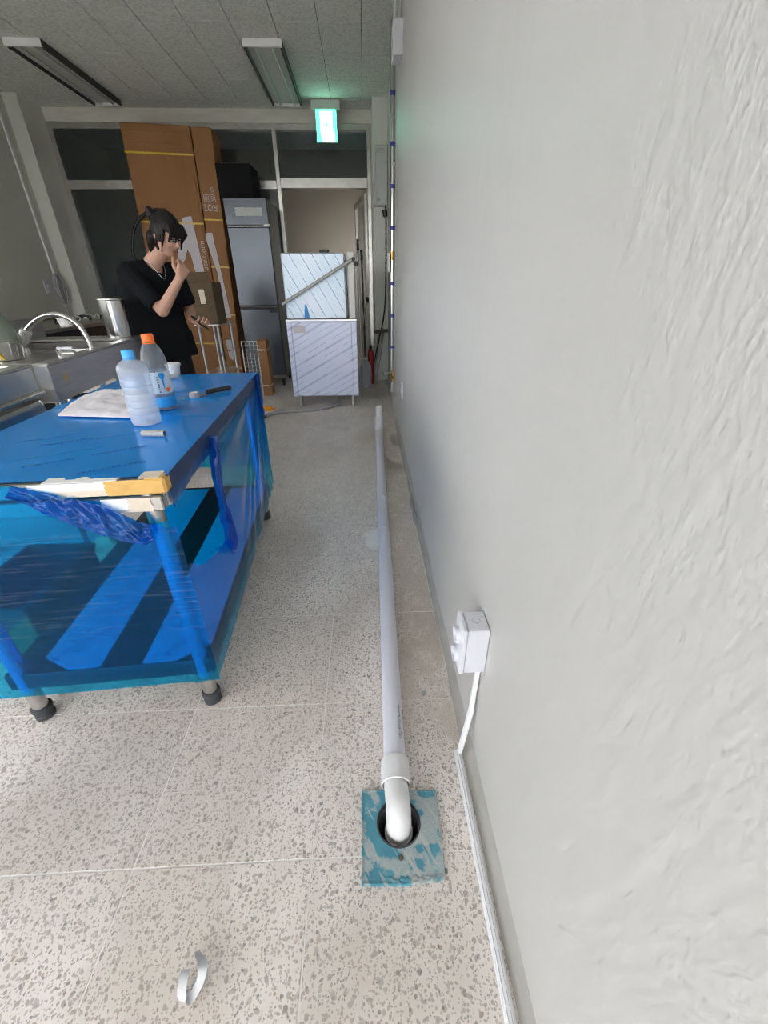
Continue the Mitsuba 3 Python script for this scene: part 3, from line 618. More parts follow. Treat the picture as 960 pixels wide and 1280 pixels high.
part(dc, 'mortar_lump', cat(*[lump((.012 + .0095 * i + .003 * (i % 3), .409 + .003 * ((i * 5) % 3), .0075), (.0075, .0045 + .0015 * (i % 2), .004), i, .55, 2) for i in range(14)]), 'm_drain', True)

# ------------------------------------------------------------------ socket box, cable trunking and small fittings on the right wall
sb = thing('socket_box', 'white surface mounted double socket box low on the grey wall, trunking below it', 'socket box')
SY, SX = .735, wx(.735) - .0005
part(sb, 'back_box', bx(SX - .052, SX, .700, .770, .329, .470, .003), 'm_plastic_white', False)
part(sb, 'face_plate', bx(SX - .0655, SX - .0535, .6985, .7715, .327, .472, .003), 'm_plastic_white', False)
for z in (.366, .428):
    part(sb, 'socket', moved(lathe([(0, .003), (.014, .003), (.016, .010), (.0205, .011), (.0215, 0)], n=28), frame4([SX - .0655, SY, z], [0, 1, 0], [0, 0, -1], [-1, 0, 0])), 'm_plastic_white', 30)
kn_ = moved(trimesh.creation.annulus(.0085, .0100, .0006), trimesh.transformations.translation_matrix([SX - .026, .737, .4703])); part(sb, 'knockout', kn_, 'm_plastic_grey', False)
tk = thing('cable_trunking', 'narrow white cable trunking running down from the socket box and along the floor', 'trunking')
def duct(pts, w, h, up):
    """a shallow channel with a raised lid along straight legs"""
    out = []
    for a, b, n in zip(pts[:-1], pts[1:], up):
        a, b, n = np.array(a, float), np.array(b, float), np.array(n, float); d = b - a; l = np.linalg.norm(d); d /= l; s = np.cross(d, n)
        for ww, hh in ((w, h * .72), (w * .62, h)):
            m = bx(0, l, -ww / 2, ww / 2, 0, hh, .0015); out.append(moved(m, frame4(a, d, s, n)))
    return cat(*out)
xw = wx(.73)
part(tk, 'drop_length', duct([[xw - .001, .735, .330], [xw - .008, .722, .170], [xw - .034, .698, .006]], .020, .011, [[-1, 0, .0], [-.9, -.2, .2]]), 'm_trunk', False)
part(tk, 'floor_length', duct([[xw - .043, .702, .0006], [wx(-1.2) - .040, -1.2, .0006]], .021, .011, [[0, 0, 1]]), 'm_trunk', False)
part(tk, 'lid_groove', cat(*[moved(bx(0, .9, -.0006, .0006, 0, .0004), frame4([xw - .043 + o, .69, .0113], [-.0079, -1, 0], [1, -.0079, 0], [0, 0, 1])) for o in (-.0035, .0035)]), 'm_plastic_grey', False)
jb = thing('junction_box', 'white plastic junction box high on the right wall under the conduits', 'junction box')
part(jb, 'body', bx(.2345, .3015, 3.806, 3.955, 2.512, 2.676, .003), 'm_plastic_white', False)
part(jb, 'cover', bx(.2345, .3015, 3.80, 3.807, 2.510, 2.678, .002), 'm_plastic_white', False)
for i, (x, r) in enumerate(((.252, .011), (.284, .013))):
    solid('conduit', tube([[x, 3.86 + .03 * i, 2.676], [x, 3.86 + .03 * i, 2.985]], r, 16), 'm_panel', ('thin pale conduit running from the junction box to the ceiling, on the room side', 'thicker pale conduit running from the junction box to the ceiling, close to the wall')[i], 'conduit')
wp = thing('water_pipe', 'shiny foil wrapped water pipe with blue tape bands running down the right wall', 'pipe')
px_, py_ = .284, 4.62
part(wp, 'pipe', tube([[px_, py_, .36], [px_, py_, 1.31], [px_ + .003, py_, 1.9], [px_, py_, 2.985]], .019, 20), 'm_chrome', 40)
for z in (2.57, 2.25, 1.96, 1.652, 1.20, .915, .62): part(wp, 'tape_band', tube([[px_ + .001, py_, z - .012], [px_ + .001, py_, z + .016]], .0215, 20, cap=False), 'm_tape_blue', 40)
part(wp, 'valve_body', cat(tube([[px_, py_, 1.40], [px_, py_, 1.47]], .026, 20), tube([[px_ - .03, py_ - .01, 1.435], [px_ + .012, py_, 1.435]], .016, 16)), 'm_brass', 40)
part(wp, 'white_joint', bx(.240, .262, 4.57, 4.64, 1.30, 1.46, .004), 'm_pvc_white', False)
part(wp, 'bracket', bx(.272, wx(4.62), 4.60, 4.64, 2.10, 2.13, .003), 'm_steel', False)
tp = thing('tap_valve', 'brass tap with a shiny spout at the foot of the foil wrapped pipe', 'tap')
part(tp, 'spout', cat(tube([[.290, 4.55, .372], [.205, 4.52, .372]], .013, 18), tube([[.212, 4.522, .372], [.187, 4.515, .372]], .021, 18)), 'm_chrome', 40)
part(tp, 'body', cat(tube([[.292, 4.55, .40], [.292, 4.55, .27]], .020, 18), tube([[.30, 4.55, .335], [.26, 4.50, .335]], .013, 14), tube([[.290, 4.50, .30], [.290, 4.60, .30]], .012, 14)), 'm_brass', 40)
part(tp, 'union', tube([[.292, 4.53, .275], [.285, 4.50, .18]], .021, 16), 'm_plastic_grey', 40)
pz = thing('wall_socket', 'small white socket plate on the right wall near the brass tap', 'socket')
part(pz, 'plate', bx(wx(3.42) - .010, wx(3.42) + .001, 3.38, 3.46, .372, .492, .002), 'm_plastic_white', False)
part(pz, 'socket', moved(lathe([(0, .002), (.016, .002), (.019, .005), (.021, 0)], n=24), frame4([wx(3.42) - .010, 3.42, .432], [0, 1, 0], [0, 0, -1], [-1, 0, 0])), 'm_plastic_white', 30)

# ------------------------------------------------------------------ ceiling lamps and exit sign
def ceiling_lamp(x0, x1, y0, y1, label):
    t = thing('ceiling_lamp', label, 'ceiling light', 'unlit ceiling lights'); zt, zb = CZ - .0015, CZ - .052
    for x in (x0, x1 - .022): part(t, 'side_rail', bx(x, x + .022, y0 + .002, y1 - .002, zb, zt, .003), 'm_dark', False)
    for y in (y0, y1 - .022): part(t, 'end_cap', bx(x0, x1, y, y + .022, zb - .001, zt, .003), 'm_white', False)
    part(t, 'reflector', bx(x0 + .02, x1 - .02, y0 + .02, y1 - .02, zb + .022, zb + .026), 'm_panel', False)
    for x in (x0 + .28 * (x1 - x0), x0 + .72 * (x1 - x0)): part(t, 'lamp_tube', tube([[x, y0 + .03, zb + .010], [x, y1 - .03, zb + .010]], .008, 12), 'm_panel', 40)
    return t
ceiling_lamp(-.950, -.622, 4.91, 6.23, 'unlit long ceiling light nearest the exit sign')
ceiling_lamp(-2.900, -2.600, 4.95, 6.26, 'unlit long ceiling light above the sinks')
es = thing('exit_sign', 'lit green exit sign with a white running figure hanging from the ceiling', 'exit sign')
SXC, SYF = -.364, 6.19
part(es, 'housing', bx(SXC - .118, SXC + .118, SYF + .004, SYF + .035, 2.628, 2.906, .004), 'm_white', False)
part(es, 'ceiling_mount', bx(SXC - .160, SXC + .160, SYF - .02, SYF + .06, 2.906, CZ - .001, .004), 'm_panel', False)
k = part(es, 'lit_face', bx(SXC - .114, SXC + .114, SYF, SYF + .003, 2.632, 2.902, .0), 'm_sign_white', False)
scene[k]['em'] = {'type': 'area', 'radiance': rgb(0.002, 0.22, 0.115)}
fig = shapely.union_all([sbox(-.060, -.070, .060, .118), sbox(-.048, -.125, .078, -.05), Point(0, .118).buffer(.0)]).buffer(.008)
run = shapely.union_all([Point(.006, .070).buffer(.014), Polygon([(-.016, .05), (.016, .05), (.010, .0), (-.014, .0)]),
                         Polygon([(-.014, .005), (.004, .005), (-.028, -.060), (-.040, -.054)]), Polygon([(-.004, .008), (.012, .004), (.030, -.03), (.022, -.068), (.008, -.066), (.014, -.034)]),
                         Polygon([(.012, .048), (.040, .018), (.046, .026), (.018, .054)]), Polygon([(-.014, .048), (-.042, .022), (-.036, .014), (-.008, .036)])])
wm = extrude(fig.difference(run.buffer(-.0015).intersection(sbox(-.02, -.07, .02, .03))), .0015); k = part(es, 'white_pictogram', moved(wm, frame4([SXC, SYF - .0002, 2.765], [1, 0, 0], [0, 0, 1], [0, -1, 0])), 'm_sign_white', False)
scene[k]['em'] = {'type': 'area', 'radiance': rgb(0.13, 0.22, 0.18)}

# ------------------------------------------------------------------ dishwasher with its protective film
dw = thing('dishwasher', 'upright commercial dishwasher still in striped protective film', 'dishwasher')
part(dw, 'body', bx(-.787, -.080, 4.62, 5.30, .125, .872, .004), 'm_body_film', False)
part(dw, 'top_rim', bx(-.795, -.073, 4.612, 5.30, .872, .892, .003), 'm_frame', False)
part(dw, 'front_panel', bx(-.735, -.135, 4.605, 4.6195, .135, .860, .002), 'm_body_film', False)
for x0, x1 in ((-.787, -.7405), (-.1295, -.080)): part(dw, 'side_strip', bx(x0, x1, 4.605, 4.6195, .125, .870, .002), 'm_body_film', False)
part(dw, 'rating_label', bx(-.725, -.600, 4.6035, 4.606, .765, .835), 'm_label', False)
part(dw, 'hood', bx(-.776, -.173, 4.625, 5.24, .896, 1.464, .010), 'm_hood_film', False)
part(dw, 'hood_foot_film', moved(extrude(Polygon([(0, 0), (.055, 0), (.03, .12), (.012, .12)]), .0012), frame4([-.600, 4.6245, .905], [1, 0, 0], [0, 0, 1], [0, -1, 0])), 'm_blue', False)
part(dw, 'post', bx(-.146, -.083, 4.63, 4.75, .892, 1.475, .003), 'm_steel_dull', False)
part(dw, 'rear_post', bx(-.146, -.083, 5.10, 5.24, .892, 1.50, .003), 'm_frame', False)
ha, hb = np.array([-.800, 4.545, 1.030]), np.array([-.085, 4.575, 1.412]); hd = (hb - ha); hl = np.linalg.norm(hd); hd /= hl
part(dw, 'lift_bar', moved(bx(0, hl, -.008, .008, -.014, .014, .005), frame4(ha, hd, np.cross([0, 0, 1.0], hd) / np.linalg.norm(np.cross([0, 0, 1.0], hd)), np.cross(hd, np.cross([0, 0, 1.0], hd) / np.linalg.norm(np.cross([0, 0, 1.0], hd))))), 'm_bar', False, 'slanting flat lift bar')
part(dw, 'bar_pivot', cat(tube([[-.087, 4.555, 1.408], [-.087, 4.66, 1.408]], .016, 16), tube([[-.060, 4.60, 1.37], [-.060, 4.66, 1.37]], .022, 14)), 'm_black', 40)
part(dw, 'hood_vent', cat(bx(-.455, -.330, 5.00, 5.14, 1.464, 1.474, .002), bx(-.440, -.345, 5.02, 5.12, 1.474, 1.515, .006)), 'm_dark', False)
for x, y in ((-.725, 4.68), (-.145, 4.68), (-.725, 5.24), (-.145, 5.24)):
    part(dw, 'leg', cat(tube([[x, y, .035], [x, y, .126]], .023, 18), lathe([(0, 0), (.023, 0), (.027, .006), (.027, .034), (.022, .04), (0, .04)], (x, y, 0), 18)), 'm_steel', 40)
hs = thing('drain_hose', 'grey ribbed drain hose lying on the floor in front of the dishwasher', 'hose')
hp = spline([[-1.046, 4.165, .019], [-.960, 4.345, .019], [-.80, 4.41, .019], [-.62, 4.44, .019], [-.45, 4.52, .019], [-.345, 4.64, .022], [-.305, 4.80, .040], [-.30, 4.93, .085], [-.30, 4.97, .122]], 150)
part(hs, 'hose', tube(hp, .0165 + .0016 * (np.arange(150) % 2), 14), 'm_plastic_grey', 50)
part(hs, 'nozzle', tube([hp[0] - (hp[1] - hp[0]) * .1, hp[4]], .0200, 16), 'm_rubber', 40)
oc = thing('orange_clamp', 'small orange plastic clamp on the floor beside the grey hose end', 'clamp')
part(oc, 'body', bx(-1.125, -1.035, 4.50, 4.57, .0, .038, .008), 'm_orange', False)
part(oc, 'jaw', bx(-1.035, -1.005, 4.515, 4.555, .002, .03, .005), 'm_orange', False)
part(oc, 'screw', tube([[-1.09, 4.535, .036], [-1.09, 4.535, .046]], .008, 12), 'm_yellow', 40)

# ------------------------------------------------------------------ upright refrigerator
fr = thing('refrigerator', 'tall grey steel two door refrigerator standing by the glass partition', 'refrigerator')
FX0, FX1, FY0, FY1 = -1.535, -1.055, 5.75, 6.42
part(fr, 'cabinet', bx(FX0, FX1, FY0 + .055, FY1, .10, 2.05, .004), 'm_fridge_side', False)
part(fr, 'top_panel', bx(FX0, FX1, FY0 + .002, FY0 + .056, 1.800, 2.052, .006), 'm_fridge', False)
d1 = part(fr, 'door', bx(FX0, FX1, FY0, FY0 + .050, .975, 1.785, .010), 'm_fridge', False)
d2 = part(fr, 'door', bx(FX0, FX1, FY0, FY0 + .050, .155, .950, .010), 'm_fridge', False)
for d, z0, z1 in ((d1, .99, 1.77), (d2, .17, .935)):
    k = numbered(d + '__gasket'); scene[k] = mikit.ply(bx(FX1 - .03, FX1 - .002, FY0 + .049, FY0 + .057, z0, z1), 'm_black', smooth=False)
k = numbered(d1 + '__handle_lip'); scene[k] = mikit.ply(bx(FX0 + .01, FX1 + .004, FY0 - .006, FY0 + .02, 1.782, 1.800, .004), 'm_steel_dull', smooth=False)
k = numbered(d2 + '__handle_lip'); scene[k] = mikit.ply(bx(FX0 + .01, FX1 + .004, FY0 - .006, FY0 + .02, .948, .963, .004), 'm_dark', smooth=False)
k = numbered(d2 + '__badge'); scene[k] = mikit.ply(bx(FX1 - .115, FX1 - .02, FY0 - .003, FY0 + .002, .900, .943), 'm_black', smooth=False)
part(fr, 'control_window', bx(FX1 - .36, FX1 - .06, FY0 - .002, FY0 + .004, 1.885, 1.965, .002), 'm_panel', False)
part(fr, 'hinge', bx(FX1 - .06, FX1 + .006, FY0 - .008, FY0 + .03, 1.786, 1.812, .003), 'm_steel_dull', False)
for x in (FX0 + .06, FX1 - .06):
    for y in (FY0 + .09, FY1 - .08):
        part(fr, 'caster', cat(moved(lathe([(0, -.014), (.030, -.014), (.034, -.008), (.034, .008), (.030, .014), (0, .014)], n=20), frame4([x, y, .034], [0, 1, 0], [0, 0, 1], [1, 0, 0])), bx(x - .022, x + .022, y - .022, y + .022, .072, .101, .003), bx(x - .019, x - .015, y - .012, y + .012, .03, .08), bx(x + .015, x + .019, y - .012, y + .012, .03, .08)), 'm_rubber', 40)
bkx = thing('dark_carton', 'dark carton lying on top of the refrigerator', 'carton')
part(bkx, 'carton', bx(-1.62, -1.235, 5.98, 6.40, 2.0535, 2.40, .004), 'm_trousers', False)
part(bkx, 'flap', bx(-1.615, -1.432, 5.985, 6.395, 2.40, 2.403), 'm_board', False); part(bkx, 'flap', bx(-1.424, -1.24, 5.985, 6.395, 2.40, 2.403), 'm_board', False)

# ------------------------------------------------------------------ tall cartons
def lean(x, ang=1.9): return trimesh.transformations.rotation_matrix(math.radians(ang), [0, 1, 0], [x, 6.2, 0])
def on_front(poly_or_mesh, y):
    m = poly_or_mesh if isinstance(poly_or_mesh, trimesh.Trimesh) else extrude(poly_or_mesh, .0015)
    return moved(m, frame4([0, y, 0], [1, 0, 0], [0, 0, 1], [0, -1, 0]))
MC = lean(-1.9)
ca = thing('tall_carton', 'very tall wide brown carton leaning upright against the partition behind the person', 'carton')
part(ca, 'carton', moved(bx(-2.66, -1.925, 6.0, 6.30, .032, 2.72, .006), MC), 'm_card', False)
part(ca, 'edge_flap', moved(bx(-2.05, -1.945, 5.990, 6.0, .10, 2.66, .002), MC), 'm_card', False)
part(ca, 'top_flap', moved(bx(-2.60, -2.04, 5.9945, 6.0, 2.56, 2.66, .002), MC), 'm_card', False)
for z in (2.47, 1.84, 1.16, .52): part(ca, 'strap', moved(bx(-2.664, -1.921, 5.9875, 5.9895, z - .009, z + .009), MC), 'm_strap', False)
LA = Polygon([(-2.085, 1.88), (-2.00, 1.90), (-1.985, 1.60), (-1.97, 1.36), (-2.055, 1.355), (-2.07, 1.52), (-2.11, 1.60), (-2.17, 1.48), (-2.24, 1.40), (-2.20, 1.66)]).buffer(.012)
from shapely import affinity
def upright(p): return affinity.affine_transform(p, [1, -.0332, 0, 1, 0, 0])
part(ca, 'torn_label', moved(on_front(upright(LA), 5.9890), MC), 'm_label', False, 'torn white label')
part(ca, 'torn_label', moved(on_front(upright(Polygon([(-2.0, 1.12), (-1.94, 1.14), (-1.93, .78), (-1.99, .76)]).buffer(.006)), 5.9889), MC), 'm_label', False, 'torn white label')
def vtext(s, h, x, z, ang, y, m_, owner):
    m = meshkit.text_mesh(s, h, .0012, False); m.apply_transform(rotz(ang)); m.apply_translation([x - .0332 * z, z, 0]); return part(owner, 'print', moved(on_front(m, y), MC), m_, False)
vtext('uss Colm', .052, -1.905, 1.36, math.pi / 2, 5.9880, 'm_label', ca)
cb = thing('tall_carton', 'very tall narrow brown carton standing between the wide carton and the refrigerator', 'carton')
part(cb, 'carton', moved(bx(-1.915, -1.700, 6.012, 6.30, .006, 2.715, .006), MC), 'm_card', False)
for z in (1.885, 1.405, .87, .21): part(cb, 'strap', moved(bx(-1.919, -1.696, 6.0095, 6.0115, z - .008, z + .008), MC), 'm_strap', False)
LB = Polygon([(-1.865, 1.745), (-1.795, 1.75), (-1.765, 1.3), (-1.735, .845), (-1.855, .83), (-1.845, 1.0), (-1.80, 1.12), (-1.80, 1.35), (-1.84, 1.55), (-1.86, 1.65)]).buffer(.008)
part(cb, 'torn_label', moved(on_front(upright(LB), 6.0110), MC), 'm_label', False, 'long torn white label')
part(cb, 'torn_label', moved(on_front(upright(Polygon([(-1.85, .56), (-1.79, .565), (-1.775, .45), (-1.84, .45)]).buffer(.008)), 6.0110), MC), 'm_label', False, 'torn white label scrap')
part(cb, 'torn_label', moved(on_front(upright(Polygon([(-1.84, .42), (-1.775, .43), (-1.775, .36), (-1.80, .315), (-1.835, .35)]).buffer(.008)), 6.0110), MC), 'm_label', False, 'torn white label scrap')
vtext('ROI', .062, -1.672, 2.030, math.pi, 6.0109, 'm_label', cb)
vtext('888', .040, -1.700, 2.110, math.pi, 6.0109, 'm_label', cb)
part(cb, 'print_frame', moved(on_front(upright(sbox(-1.815, 2.055, -1.685, 2.125).difference(sbox(-1.809, 2.061, -1.691, 2.119))), 6.0109), MC), 'm_label', False)
vtext('8', .045, -1.685, 2.19, math.pi, 6.0109, 'm_label', cb); vtext('\u2013\u2013', .03, -1.75, 2.18, math.pi, 6.0109, 'm_label', cb)
ar = thing('black_hose', 'black hose hanging in a loop against the wide brown carton', 'hose')
ah = spline([[-2.30, 5.93, 1.96], [-2.37, 5.93, 1.965], [-2.52, 5.93, 1.91], [-2.645, 5.93, 1.795], [-2.715, 5.935, 1.64], [-2.732, 5.935, 1.48], [-2.68, 5.935, 1.40], [-2.60, 5.935, 1.38]], 60)
part(ar, 'hose', tube(ah, .018, 14), 'm_black', 50); part(ar, 'end_fitting', tube([ah[0], ah[0] + [.05, 0, -.005]], .022, 14), 'm_rubber', 40)

# wire rack and small carton by the refrigerator
wr = thing('wire_rack', 'white wire shelf panel standing on its edge in front of the refrigerator', 'wire rack')
rods = []
for x in (-1.455, -1.275): part(wr, 'side_rod', tube([[x, 5.26, .0], [x, 5.30, .625]], .007, 10), 'm_white', 40)
for i in range(14):
    z = .02 + i * .046; part(wr, 'cross_rod', tube([[-1.455, 5.262 + .064 * z, z], [-1.275, 5.262 + .064 * z, z]], .0038, 8), 'm_white', 40)
for x in (-1.41, -1.365, -1.32): part(wr, 'thin_rod', tube([[x, 5.256, .01], [x, 5.296, .62]], .0028, 8), 'm_white', 40)
sc = thing('small_carton', 'slim brown carton standing beside the white wire rack', 'carton')
part(sc, 'carton', bx(-1.262, -1.160, 5.24, 5.42, .0, .635, .004), 'm_card', False)
for z in (.12, .53): part(sc, 'tape', bx(-1.2635, -1.1585, 5.2385, 5.4215, z - .008, z + .008), 'm_masking', False)
part(sc, 'edge_flap', bx(-1.180, -1.1585, 5.2375, 5.24, .01, .625), 'm_card', False)

# small trolley with a dark brown box on it, beyond the person
tr_ = thing('trolley', 'small steel tube trolley standing in front of the tall cartons', 'trolley')
for x, y in ((-1.60, 4.42), (-1.42, 4.42), (-1.60, 4.85), (-1.42, 4.85)): part(tr_, 'leg', tube([[x, y, .06], [x, y, .865]], .014, 14), 'm_chrome', 40)
part(tr_, 'shelf', bx(-1.63, -1.39, 4.40, 4.87, .856, .870, .003), 'm_frame', False); part(tr_, 'shelf', bx(-1.63, -1.39, 4.40, 4.87, .40, .415, .003), 'm_frame', False)
for x, y in ((-1.60, 4.42), (-1.42, 4.42), (-1.60, 4.85), (-1.42, 4.85)): part(tr_, 'caster', moved(lathe([(0, -.012), (.026, -.012), (.03, -.006), (.03, .006), (.026, .012), (0, .012)], n=18), frame4([x, y, .03], [0, 1, 0], [0, 0, 1], [1, 0, 0])), 'm_rubber', 40)
db = thing('brown_box', 'dark brown open box with a pale sticker standing on the small trolley', 'box')
part(db, 'box', bx(-1.625, -1.400, 4.42, 4.70, .8715, 1.225, .004), 'm_card_dark', False)
part(db, 'flap', moved(bx(-.108, .108, -.004, .004, 0, .085, .002), frame4([-1.5125, 4.42, 1.222], [1, 0, 0], [0, .95, .3], [0, -.3, .95])), 'm_card_dark', False)
part(db, 'sticker', bx(-1.530, -1.480, 4.4165, 4.421, 1.045, 1.165), 'm_masking', False)
part(db, 'side_strip', bx(-1.625, -1.608, 4.4170, 4.421, .88, 1.21), 'm_masking', False)

# ------------------------------------------------------------------ corner by the doorway
ep = thing('electric_panel', 'pale flat electric cabinet mounted on the corner column', 'electric cabinet')
part(ep, 'body', bx(.156, .316, 6.02, 6.0995, 2.015, 2.570, .004), 'm_panel', False)
part(ep, 'side_frame', bx(.158, .1805, 6.010, 6.021, 2.022, 2.562, .003), 'm_panel', False)
dpn = part(ep, 'door', bx(.186, .312, 6.010, 6.021, 2.022, 2.562, .003), 'm_panel', False)
k = numbered(dpn + '__latch'); scene[k] = mikit.ply(bx(.195, .225, 6.004, 6.0105, 2.06, 2.085, .003), 'm_plastic_grey', smooth=False)
k = numbered(dpn + '__print'); scene[k] = mikit.ply(moved(on_front(cat(*[moved(extrude(sbox(0, 0, .016, .038).difference(sbox(.003, .003, .013, .035)), .001), trimesh.transformations.translation_matrix([.200 + .023 * q, 2.50, 0])) for q in range(4)]), 6.0098), np.eye(4)), 'm_plastic_grey', smooth=False)
bc = thing('black_cable', 'black cable drooping from the electric cabinet down the corner', 'cable')
ck = spline([[.290, 5.985, 2.015], [.292, 5.975, 1.90], [.292, 5.97, 1.675], [.288, 5.96, 1.34], [.275, 5.95, .98], [.219, 5.90, .66], [.150, 5.88, .40], [.105, 5.86, .22], [.05, 5.80, .09], [-.02, 5.72, .022]], 90)
part(bc, 'cable', tube(ck, .0095, 10), 'm_black', 50); part(bc, 'plug', tube([ck[0] - [.012, 0, .04], ck[0] - [0.004, 0, .11]], .028, 14), 'm_black', 40)
fs = thing('folded_stand', 'folded stand of two steel tubes under a dark board leaning on the corner column', 'stand')
for a, b in (([.100, 5.93, .003], [.196, 6.08, .64]), ([.140, 5.93, .003], [.258, 6.08, .64])): part(fs, 'tube_leg', tube([a, b], .015, 14), 'm_steel_dull', 40)
part(fs, 'cross_tube', tube([[.118, 5.957, .12], [.163, 5.960, .135]], .009, 10), 'm_chrome', 40)
part(fs, 'board', moved(bx(-.09, .09, -.13, .05, -.014, .014, .005), frame4([.222, 6.02, .655], [1, 0, .08], [0, 1, 0], [-.08, 0, 1])), 'm_board', False)
gb = thing('grey_bucket', 'cloudy grey plastic can standing behind the dishwasher by the door frame', 'can')
part(gb, 'body', lathe([(0, 0), (.070, 0), (.074, .006), (.074, .22), (.070, .27), (.045, .32), (.028, .335), (.028, .352), (0, .352)], (.005, 5.62, 0), 28), 'm_bucket', 40)
part(gb, 'cap', lathe([(.031, .352), (.031, .375), (0, .377)], (.005, 5.62, 0), 20), 'm_pvc_white', 40)
rc = thing('red_can', 'small red can standing behind the cloudy grey can', 'can')
part(rc, 'body', lathe([(0, 0), (.038, 0), (.040, .004), (.040, .40), (.030, .43), (.014, .44), (.014, .455), (0, .455)], (.075, 5.86, 0), 22), 'm_red', 40); part(rc, 'spray_cap', lathe([(.020, .442), (.020, .49), (.016, .494), (0, .494)], (.075, 5.86, 0), 18), 'm_black', 40)
gh = thing('grey_hose', 'thin grey hose hanging down the door frame beside the dishwasher', 'hose')
g_ = spline([[.050, 6.38, .99], [.035, 6.30, .96], [-.005, 6.1, .80], [-.03, 5.98, .5], [-.01, 5.95, .28], [-.03, 5.90, .10], [-.055, 5.85, .02]], 60)
part(gh, 'hose', tube(g_, .0085, 10), 'm_bucket', 50); part(gh, 'hanger', bx(.03, .072, 6.37, 6.44, .985, 1.05, .005), 'm_black', False)
for i, (x0, x1, h, m_, lb) in enumerate(((-.050, -.058, 1.72, 'm_steel', 'tall steel pole leaning in the doorway nearest the dishwasher'), (.005, -.012, 1.60, 'm_board', 'dark pole leaning in the doorway next to the door frame'))):
    t = thing('pole', lb, 'pole'); part(t, 'shaft', tube([[x0, 6.30, .01], [x1, 6.54, h]], .013, 12), m_, 40); part(t, 'grip', tube([[x0 + (x1 - x0) * .93, 6.30 + .24 * .93, h * .93], [x1, 6.54, h + .01]], .0165, 12), 'm_black', 40)

# ------------------------------------------------------------------ sinks on the left
SA = math.atan2(.11, .994); SM = frame4([-1.335, 1.87, 0], [math.cos(SA), math.sin(SA), 0], [-math.sin(SA), math.cos(SA), 0], [0, 0, 1])
def ss(m): return moved(m, SM)
sk = thing('sink_unit', 'stainless sink unit with a deep plain front and curved tap', 'sink')
part(sk, 'front_apron', ss(bx(-.022, 0, .004, 1.19, .742, .896, .003)), 'm_steel', False)
part(sk, 'rim', ss(cat(bx(-.05, .006, 0, 1.195, .896, .906, .003), bx(-.62, -.05, 0, .03, .896, .906, .003), bx(-.60, -.05, .975, 1.195, .894, .906, .003))), 'm_frame', False)
part(sk, 'end_panel', ss(bx(-.60, 0, .0, .012, .742, .896, .003)), 'm_frame', False)
part(sk, 'end_panel', ss(bx(-.60, 0, 1.18, 1.192, .742, .896, .003)), 'm_steel', False)
part(sk, 'drainboard', ss(bx(-.60, -.02, .012, .632, .862, .874)), 'm_steel', False)
part(sk, 'basin', ss(cat(bx(-.58, -.03, .64, .97, .655, .665), bx(-.60, -.58, .632, .982, .655, .89), bx(-.58, -.03, .632, .642, .655, .89), bx(-.58, -.03, .972, .982, .655, .89), bx(-.030, -.0225, .632, .982, .655, .89))), 'm_steel', False)
part(sk, 'backsplash', ss(bx(-.62, -.60, 0, 1.195, .742, 1.02, .004)), 'm_steel', False)
for x, y in ((-.03, .05), (-.03, 1.15), (-.58, .05), (-.58, 1.15), (-.03, .47)): part(sk, 'leg', ss(tube([[x, y, 0], [x, y, .745]], .019, 16)), 'm_chrome', 40)
part(sk, 'rust_spot', ss(moved(extrude(Point(0, 0).buffer(.014).union(Point(.004, -.014).buffer(.009)), .0006), frame4([.0002, .105, .835], [0, 1, 0], [0, 0, 1], [1, 0, 0]))), 'm_tape', False)
sk2 = thing('sink_unit', 'stainless sink unit with a rounded bowl under its rim at the left edge', 'sink')
part(sk2, 'front_apron', ss(bx(-.080, -.058, -1.10, -.006, .80, .896, .003)), 'm_frame', False)
part(sk2, 'rim', ss(cat(bx(-.11, -.052, -1.10, -.004, .896, .906, .003), bx(-.62, -.11, -1.10, -1.07, .896, .906, .003), bx(-.62, -.11, -.034, -.004, .896, .906, .003), bx(-.62, -.59, -1.07, -.034, .896, .906, .003))), 'm_frame', False)
bm = Manifold.batch_hull([Manifold.sphere(.05, 32).translate([x, y, z]) for x in (-.53, -.075) for y in (-.98, -.085) for z in (.62, .745)])
bi = Manifold.batch_hull([Manifold.sphere(.046, 32).translate([x, y, z]) for x in (-.53, -.079) for y in (-.98, -.087) for z in (.622, .95)])
bowl = (bm - bi).to_mesh(); part(sk2, 'bowl', ss(tri(bowl.vert_properties[:, :3], bowl.tri_verts)), 'm_steel', 40)
for x, y in ((-.10, -.05), (-.58, -.05), (-.10, -1.05), (-.58, -1.05)): part(sk2, 'leg', ss(tube([[x, y, 0], [x, y, .80]], .019, 16)), 'm_chrome', 40)
part(sk2, 'shelf_edge', ss(bx(-.60, -.03, -1.08, -.02, .786, .80, .003)), 'm_frame', False)
fc = thing('faucet', 'chrome swan neck tap arching over the stainless sink', 'faucet')
fp = spline([[-1.800, 2.40, .885], [-1.778, 2.40, .955], [-1.690, 2.40, 1.030], [-1.56, 2.40, 1.064], [-1.475, 2.40, 1.010], [-1.452, 2.40, .93], [-1.447, 2.40, .890]], 60)
part(fc, 'swan_neck', tube(fp, .0135, 18), 'm_chrome', 50)
part(fc, 'white_collar', tube([fp[6], fp[13]], .026, 18), 'm_pvc_white', 40)
part(fc, 'base', lathe([(.026, .874), (.026, .90), (.018, .91), (0, .91)], (-1.80, 2.40, 0), 20), 'm_chrome', 40)
part(fc, 'aerator', tube([fp[-3], fp[-1]], .0155, 16), 'm_chrome', 40)
fw = thing('low_tap', 'thin steel lever tap standing on the sink rim under the swan neck', 'tap')
